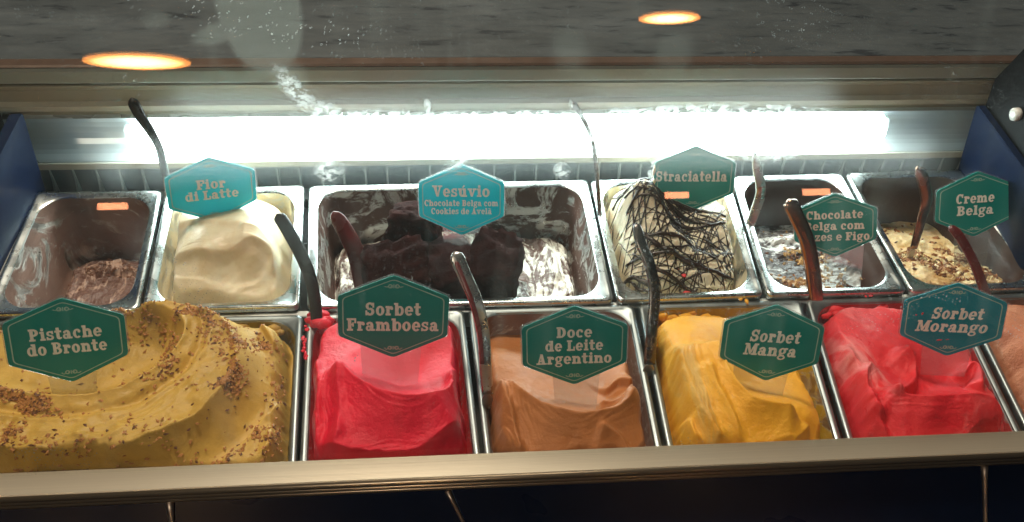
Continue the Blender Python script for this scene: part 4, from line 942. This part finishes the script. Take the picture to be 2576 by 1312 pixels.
# ---------------------------------------------------------------- signs
def B(a, b, c, d): return ('p', [(a-.015, b-.012), (c+.015, b-.012), (c+.015, d+.012), (a-.015, d+.012)])
def A(cx, cy, rx, ry, a0, a1, tx, ty): return ('a', cx, cy, rx+.012, ry+.012, a0, a1, tx+.02, ty+.022)
def Dt(cx, cy, r, ry=None): return ('a', cx, cy, r, ry or r, 0, 360, r, ry or r)
def Pg(*pts): return ('p', list(pts))
GL = {
'i': (.50, [B(.12,0,.38,.74), B(.02,0,.48,.14), B(.02,.60,.3,.74), Dt(.25,.92,.14)]),
'l': (.50, [B(.12,0,.38,1), B(.02,0,.48,.14), B(.02,.86,.3,1)]),
'n': (.94, [B(.1,0,.36,.74), B(.02,0,.44,.14), B(.02,.60,.3,.74), A(.54,.40,.30,.34,0,150,.26,.16), B(.58,0,.84,.41), B(.50,0,.92,.14)]),
'h': (.94, [B(.1,0,.36,1), B(.02,0,.44,.14), B(.02,.86,.3,1), A(.54,.40,.30,.34,0,150,.26,.16), B(.58,0,.84,.41), B(.50,0,.92,.14)]),
'm': (1.38, [B(.1,0,.36,.74), B(.02,0,.42,.14), B(.02,.60,.3,.74), A(.50,.40,.28,.34,0,150,.25,.16), B(.53,0,.78,.41), B(.47,0,.84,.14), A(.95,.40,.28,.34,0,150,.25,.16), B(.98,0,1.23,.41), B(.92,0,1.32,.14)]),
'r': (.72, [B(.1,0,.36,.74), B(.02,0,.48,.14), B(.02,.60,.3,.74), A(.50,.42,.22,.32,40,160,.2,.17), Dt(.58,.56,.13)]),
'o': (.82, [A(.40,.37,.38,.39,0,360,.25,.13)]),
'c': (.76, [A(.40,.37,.38,.39,48,318,.25,.13), Dt(.58,.56,.13)]),
'e': (.80, [A(.40,.37,.38,.39,0,322,.25,.13), B(.2,.31,.76,.42)]),
'a': (.84, [A(.28,.21,.27,.22,0,360,.2,.1), B(.42,.08,.68,.48), A(.38,.46,.30,.28,0,150,.26,.13), Dt(.17,.56,.11), B(.46,0,.82,.14)]),
'd': (.92, [A(.37,.37,.36,.39,0,360,.24,.13), B(.54,0,.80,1), B(.58,0,.9,.14), B(.42,.86,.7,1)]),
'b': (.90, [A(.52,.37,.36,.39,0,360,.24,.13), B(.1,0,.36,1), B(0,.86,.3,1)]),
'g': (.82, [A(.37,.48,.34,.27,0,360,.22,.1), A(.38,-.09,.37,.2,0,360,.16,.09), B(.58,.62,.82,.75), B(.12,.06,.34,.26), B(.2,.04,.6,.14)]),
's': (.70, [A(.34,.535,.30,.21,20,270,.2,.12), A(.34,.21,.32,.21,-160,90,.2,.12), B(.50,.48,.62,.74), B(.02,0,.14,.26)]),
't': (.62, [B(.14,.16,.40,.98), B(0,.60,.58,.74), A(.38,.2,.24,.2,180,350,.22,.13)]),
'u': (.94, [B(.1,.28,.36,.74), B(0,.60,.3,.74), B(.54,0,.80,.74), B(.44,.60,.7,.74), B(.6,0,.92,.14), A(.42,.3,.32,.31,180,330,.26,.16)]),
'v': (.90, [Pg((.06,.74),(.36,.74),(.54,0),(.34,0)), Pg((.64,.74),(.80,.74),(.54,0),(.38,0)), B(0,.61,.44,.74), B(.54,.61,.9,.74)]),
'z': (.74, [B(.04,.6,.7,.74), B(.04,0,.7,.14), Pg((.42,.62),(.70,.62),(.32,.12),(.04,.12)), B(.04,.48,.16,.74), B(.58,0,.70,.26)]),
'k': (.94, [B(.1,0,.36,1), B(.02,0,.44,.14), B(.02,.86,.3,1), Pg((.3,.28),(.34,.44),(.58,.64),(.76,.64)), Pg((.40,.38),(.60,.46),(.86,.06),(.58,.06)), B(.48,.61,.88,.74), B(.50,0,.94,.14)]),
'P': (.90, [B(.12,0,.40,1), B(.02,0,.54,.14), B(.02,.86,.3,1), A(.42,.70,.44,.30,-90,90,.28,.13), B(.3,.87,.44,1), B(.3,.40,.44,.53)]),
'B': (.96, [B(.12,0,.40,1), B(.02,0,.3,.14), B(.02,.86,.3,1), A(.44,.74,.40,.26,-90,90,.26,.12), A(.46,.28,.44,.28,-90,90,.28,.13), B(.3,.87,.46,1), B(.3,.45,.48,.56), B(.3,0,.48,.13)]),
'F': (.86, [B(.12,0,.40,1), B(.02,0,.54,.14), B(.02,.86,.84,1), B(.70,.62,.84,1), B(.3,.44,.62,.57), B(.52,.34,.62,.67)]),
'L': (.86, [B(.12,0,.40,1), B(.02,.86,.54,1), B(.02,0,.84,.14), B(.70,0,.84,.38)]),
'V': (1.04, [Pg((.08,1),(.42,1),(.64,0),(.42,0)), Pg((.76,1),(.92,1),(.64,0),(.48,0)), B(0,.87,.52,1), B(.62,.87,1.04,1)]),
'C': (.94, [A(.46,.5,.45,.52,42,318,.29,.14), B(.72,.62,.86,1)]),
'S': (.88, [A(.42,.72,.38,.30,15,270,.25,.14), A(.42,.29,.40,.31,-165,90,.26,.15), B(.66,.62,.79,1), B(.03,0,.16,.38)]),
'D': (1.0, [B(.12,0,.40,1), B(.02,0,.4,.14), B(.02,.86,.4,1), A(.40,.5,.54,.5,-90,90,.29,.14)]),
'A': (1.04, [Pg((.12,0),(.28,0),(.54,1),(.42,1)), Pg((.58,0),(.92,0),(.64,1),(.36,1)), B(.26,.26,.7,.38), B(0,0,.42,.13), B(.48,0,1.04,.13)]),
'M': (1.28, [B(.12,0,.27,1), B(.88,0,1.16,1), Pg((.12,1),(.42,1),(.70,.25),(.58,0)), Pg((.88,1),(1.04,1),(.68,0),(.58,.25)), B(0,0,.42,.13), B(.76,0,1.28,.13), B(0,.87,.36,1), B(.92,.87,1.28,1)]),
'N': (1.06, [B(.12,0,.26,1), B(.80,0,.94,1), Pg((.10,1),(.42,1),(.94,0),(.68,0)), B(0,0,.40,.13), B(0,.87,.36,1), B(.66,.87,1.06,1)]),
' ': (.36, []),
}
GL['ú'] = (GL['u'][0], GL['u'][1]+[Pg((.40, .82), (.52, .80), (.74, .98), (.60, 1.06))])
GL['ã'] = (GL['a'][0], GL['a'][1]+[A(.24, .86, .16, .12, 0, 180, .1, .1), A(.50, .92, .16, .12, 180, 360, .1, .1)])
def glyph_polys(ch):
    out = []
    for g in GL[ch][1]:
        if g[0] == 'p': out.append(g[1]); continue
        _, cx, cy, rx, ry, a0, a1, tx, ty = g; n = max(5, int(abs(a1-a0)/20)); full = abs(a1-a0) >= 360
        if tx >= rx: out.append([(cx+rx*math.cos(rad(a0+(a1-a0)*i/n)), cy+ry*math.sin(rad(a0+(a1-a0)*i/n))) for i in range(n)]); continue
        for i in range(n):
            q = []
            for t, (ax, ay) in ((i, (rx, ry)), (i+1, (rx, ry)), (i+1, (rx-tx, ry-ty)), (i, (rx-tx, ry-ty))):
                a = rad(a0+(a1-a0)*t/n); q.append((cx+ax*math.cos(a), cy+ay*math.sin(a)))
            out.append(q)
    return out
def sign(pose, wd, mat, lines, label, stake=(0, .34, .075, .3), wear=0, lean_text=0.0, marks=()):
    x, y, z, l, yw, r = pose
    n = np.array([math.sin(yw)*math.cos(l), -math.cos(yw)*math.cos(l), math.sin(l)])
    R0 = np.array([math.cos(yw), math.sin(yw), 0.]); U0 = np.cross(n, R0); c, s = math.cos(r), math.sin(r)
    rt, up = c*R0+s*U0, -s*R0+c*U0; o = np.array([x, y, z])
    def T(u, v, h=0.0): return tuple(o+wd*(u*rt+v*up)+n*h)
    root = empty('flavour_sign', tuple(o-wd*.44*up), label, 'sign', 'hexagonal flavour signs')
    def rounded(k, rr_=.035):
        H = [np.array(p)*k for p in ((0, .44), (-.5, .22), (-.5, -.2), (0, -.44), (.5, -.2), (.5, .22))]; out = []
        for i in range(6):
            p = H[i]; a = H[i-1]-p; b = H[(i+1) % 6]-p; a /= np.linalg.norm(a); b /= np.linalg.norm(b)
            for t in np.linspace(0, 1, 5): out.append((1-t)**2*(p+a*rr_)+2*t*(1-t)*p+t*t*(p+b*rr_))
        return out
    def plate(name, out, h0, h1, m_):
        mb = MB(); k = len(out)
        for (h, sc) in ((h0, 1), (h1, 1)):
            for p in out: mb.v.append(T(p[0], p[1], h))
        mb.f = [tuple(range(k-1, -1, -1)), tuple(k+i for i in range(k))]+[(i, (i+1) % k, k+(i+1) % k, k+i) for i in range(k)]
        return mb.build(name, m_, root)
    card = plate('card', rounded(.985), -.0006, .0006, mat)
    # acrylic backing, a little larger than the card, with its stake
    backing = plate('clear_backing', rounded(1.015), -.0022, -.0009, M['acrylic'])
    w0, w1, L, _ = stake[1]/2, stake[2], stake[3], 0
    sk = [( stake[0]-stake[1]/2, -.30), (stake[0]-stake[1]/2+.03, -.44-L), (stake[0]+stake[1]/2-.03, -.44-L), (stake[0]+stake[1]/2, -.30)]
    mb = MB()
    for h in (-.0036, -.0025):
        for p in sk: mb.v.append(T(p[0], p[1], h))
    mb.f = [(3, 2, 1, 0), (4, 5, 6, 7), (0, 1, 5, 4), (1, 2, 6, 5), (2, 3, 7, 6), (3, 0, 4, 7)]
    mb.build('clear_stake', M['acrylic'], root)
    # border line
    a, b = rounded(.905), rounded(.885); k = len(a); mb = MB()
    for q in (a, b):
        for p in q: mb.v.append(T(p[0], p[1], .0008))
    mb.f = [(i, (i+1) % k, k+(i+1) % k, k+i) for i in range(k)]; mb.build('border_line', M['line'], card)
    # scroll ornaments
    for sg in (1, -1):
        mb = MB(); cy = .325*sg+.0; S_ = .026; lay = 0
        def ring(cx, cy2, r0, r1, a0, a1, nseg=10):
            for i in range(nseg):
                q = []
                for t, rr2 in ((i, r0), (i+1, r0), (i+1, r1), (i, r1)):
                    a_ = rad(a0+(a1-a0)*t/nseg); q.append(T(cx+rr2*math.cos(a_), cy2+rr2*math.sin(a_), .0008+lay*1e-5))
                n0 = len(mb.v); mb.v += q; mb.f.append((n0, n0+1, n0+2, n0+3))
        for s_ in (-1, 1):
            ring(s_*.030, cy, .021, .012, 0, 360, 14); lay += 1
            ring(s_*.062, cy+.004*sg, .016, .009, 200 if s_ > 0 else -20, 340 if s_ > 0 else -160, 6); lay += 1
            ring(s_*.022, cy, .008, .003, 0, 360, 6); lay += 1
        for q in ([(-.004, cy-.02), (.004, cy-.02), (.004, cy+.02), (-.004, cy+.02)], [(-.09, cy-.003), (-.07, cy-.008), (-.07, cy+.002)], [(.07, cy-.008), (.09, cy-.003), (.07, cy+.002)]):
            n0 = len(mb.v); mb.v += [T(p[0], p[1], .0008+lay*1e-5) for p in q]; mb.f.append(tuple(range(n0, n0+len(q)))); lay += 1
        mb.build('scroll_ornament', M['line'], card)
    # lettering
    for (txt, cx, cy, cap, xs) in lines:
        mb = MB(); sc = cap; nat = sum(GL[ch][0]+.07 for ch in txt)*sc; xs = xs/nat; adv = nat*xs; cur = cx-adv/2; ly = 0
        for ch in txt:
            for q in glyph_polys(ch):
                n0 = len(mb.v)
                ar = sum(q[i][0]*q[(i+1) % len(q)][1]-q[(i+1) % len(q)][0]*q[i][1] for i in range(len(q)))
                if ar < 0: q = q[::-1]
                mb.v += [T(cur+(p[0]+p[1]*lean_text)*sc*xs, cy+(p[1]-.5)*sc, .00085+(ly % 40)*6e-6) for p in q]; mb.f.append(tuple(range(n0, n0+len(q)))); ly += 1
            cur += (GL[ch][0]+.07)*sc*xs
        mb.build('lettering', M['print'], card)
    for (u, v, a_, b_, mm, sd) in marks:
        blobs('smear', card, [(T(u, v, .0012), (a_*wd, b_*wd*.3, b_*wd), sd)], M[mm])
    return root
sign((-0.1085,0.3039,0.0662,0.1452,0.3141,-0.1330), 0.096, M['card_lit'], [('Fior', 0, .085, 0.125, 0.33), ('di Latte', .0, -.060, 0.12, 0.6)], 'turquoise hexagonal sign reading Fior di Latte', (.0, .34, .1, .25))
sign((0.1686,0.2908,0.0559,0.4061,-0.0499,0.0147), 0.098, M['card_lit'], [('Vesúvio', .0, .115, 0.135, 0.67), ('Chocolate Belga com', 0, -.030, 0.075, 0.86), ('Cookies de Avelã', 0, -.130, 0.075, 0.71)], 'turquoise hexagonal sign reading Vesúvio Chocolate Belga com Cookies de Avelã', (.0, .46, .1, .35))
sign((0.4473,0.3259,0.0519,0.3067,-0.1986,0.1233), 0.096, M['card_green'], [('Straciatella', -.03, .035, 0.135, 0.88)], 'green hexagonal sign reading Straciatella', (.0, .46, .1, .30), marks=((-.50, .10, .018, .10, 'white', 3), (-.49, -.04, .022, .05, 'white', 6), (-.49, -.17, .022, .03, 'white', 8)))
sign((0.5936,0.2430,0.0512,0.3534,-0.3789,0.3038), 0.09, M['card_green'], [('Chocolate', .0, .150, 0.11, 0.68), ('Belga com', .0, .0, 0.11, 0.72), ('Nozes e Figo', .0, -.150, 0.11, 0.84)], 'green hexagonal sign reading Chocolate Belga com Nozes e Figo, partly behind a thick handle', (.1, .50, .1, .42))
sign((0.7828,0.2799,0.0452,0.4964,-0.1683,0.1785), 0.093, M['card_green'], [('Creme', -.01, .085, 0.125, 0.48), ('Belga', .0, -.075, 0.125, 0.46)], 'green hexagonal sign reading Creme Belga at the right of the back row', (.0, .46, .1, .42))
sign((-0.1999,0.0857,0.0799,0.3719,0.2838,-0.1821), 0.101, M['card_green'], [('Pistache', .0, .085, 0.12, 0.6), ('do Bronte', .0, -.065, 0.12, 0.66)], 'green hexagonal sign reading Pistache do Bronte at the lower left', (.0, .42, .1, .20))
sign((0.0979,0.0950,0.0890,0.3280,0.0274,-0.0662), 0.105, M['card_green'], [('Sorbet', .0, .090, 0.13, 0.5), ('Framboesa', .0, -.075, 0.13, 0.83)], 'green hexagonal sign reading Sorbet Framboesa', (-.02, .56, .1, .42))
sign((0.2684,0.0642,0.0762,0.3618,-0.0669,0.0655), 0.101, M['card_green'], [('Doce', .0, .155, 0.115, 0.34), ('de Leite', .0, .010, 0.115, 0.55), ('Argentino', .0, -.135, 0.115, 0.72)], 'green hexagonal sign reading Doce de Leite Argentino', (.02, .46, .1, .30))
sign((0.4610,0.0624,0.0729,0.4180,-0.1815,0.0582), 0.096, M['card_green'], [('Sorbet', .03, .080, 0.13, 0.5), ('Manga', .0, -.075, 0.13, 0.53)], 'green hexagonal sign reading Sorbet Manga', (-.05, .56, .1, .26), lean_text=.12)
sign((0.6534,0.0830,0.0745,0.3633,-0.3002,0.1923), 0.096, M['card_blue'], [('Sorbet', .04, .080, 0.13, 0.5), ('Morango', .0, -.075, 0.13, 0.7)], 'petrol blue hexagonal sign reading Sorbet Morango, with small red splashes', (.0, .50, .1, .26), lean_text=.18, marks=((-.10, -.24, .035, .012, 'moran', 3), (-.02, -.23, .02, .007, 'moran', 5), (-.36, .05, .012, .010, 'moran', 7), (-.30, .07, .01, .02, 'moran', 9)))

# ---------------------------------------------------------------- lamps of the shop, seen as reflections in the glass
def mirrored(px, py, dist):
    d = ray(px, py); d = d/np.linalg.norm(d); t = ((GB-CAM)@g_n)/(d@g_n); h = CAM+d*t; r = d-2*(d@g_n)*g_n
    return h+r*dist, t
def lamp_mat(R):
    mt = bpy.data.materials.new('warm_lamp_glow'); mt.use_nodes = True; nt = mt.node_tree; nt.nodes.clear()
    tc = nn(nt, 'ShaderNodeTexCoord'); mp = nn(nt, 'ShaderNodeMapping'); mp.inputs['Scale'].default_value = (1/R, 1/(R*.72), 0.0); ln = nn(nt, 'ShaderNodeVectorMath', operation='LENGTH')
    nt.links.new(tc.outputs['Object'], mp.inputs[0]); nt.links.new(mp.outputs[0], ln.inputs[0])
    cr_ = ramp(nt, [(0.0, (1.0, .78, .45)), (0.72, (1.0, .60, .20)), (0.93, (.95, .30, .05))]); nt.links.new(ln.outputs['Value'], cr_.inputs[0])
    mr = nn(nt, 'ShaderNodeMapRange'); mr.inputs[1].default_value = .55; mr.inputs[2].default_value = 1.0; mr.inputs[3].default_value = 55; mr.inputs[4].default_value = 16; nt.links.new(ln.outputs['Value'], mr.inputs[0])
    e = nn(nt, 'ShaderNodeEmission'); nt.links.new(cr_.outputs[0], e.inputs[0]); nt.links.new(mr.outputs[0], e.inputs[1])
    o = nn(nt, 'ShaderNodeOutputMaterial'); nt.links.new(e.outputs[0], o.inputs[0]); return mt
def lamp(px, py, dist, wpx, label):
    c, t = mirrored(px, py, dist); R = wpx/2*(dist+t)/FPX*.84
    root = empty('ceiling_lamp', tuple(c+np.array([0, 0, .06])), label, 'lamp', 'round lamps of the shop')
    mb = MB(); mb.tube([tuple(c), tuple(c+np.array([0, 0, .004]))], R, 40)
    mb.v = [(v[0], c[1]+(v[1]-c[1])*.72, v[2]) for v in mb.v]; mb.build('diffuser', lamp_mat(R), root)
    mb = MB(); mb.tube([tuple(c+np.array([0, 0, .013])), tuple(c+np.array([0, 0, .05])), tuple(c+np.array([0, 0, .12]))], [R*1.01, R*1.0, R*.5], 40)
    mb.v = [(v[0], c[1]+(v[1]-c[1])*.72, v[2]) for v in mb.v]; mb.build('shade', M['beige2'], root, True)
lamp(345, 157, 3.6, 275, 'round warm ceiling lamp mirrored at the upper left of the glass')
lamp(1685, 47, 3.6, 176, 'smaller round warm ceiling lamp mirrored at the top centre of the glass')
for (px, py, w_, lab) in ((281, 519, 66, 'small orange wall light mirrored over the empty left pan'), (1704, 491, 60, 'small orange wall light mirrored on the Straciatella sign'), (2056, 483, 66, 'small orange wall light mirrored over the Chocolate Belga pan')):
    c, t = mirrored(px, py, 2.6); s_ = (2.6+t)/FPX; a = np.array([w_/2*s_, 0, 0]); u = np.array([0, 0, 7.5*s_])
    root = empty('wall_light', tuple(c+np.array([0, -.03, 0])), lab, 'lamp', 'small orange lights of the shop')
    MB().box(tuple(c-a-u-np.array([0, .01, 0])), tuple(c+a+u), .002).build('diffuser', M['orange_lamp'], root)
    MB().box(tuple(c-a*1.15-u*1.4-np.array([0, .06, 0])), tuple(c+a*1.15+u*1.4-np.array([0, .011, 0])), .003).build('housing', M['blackp'], root)
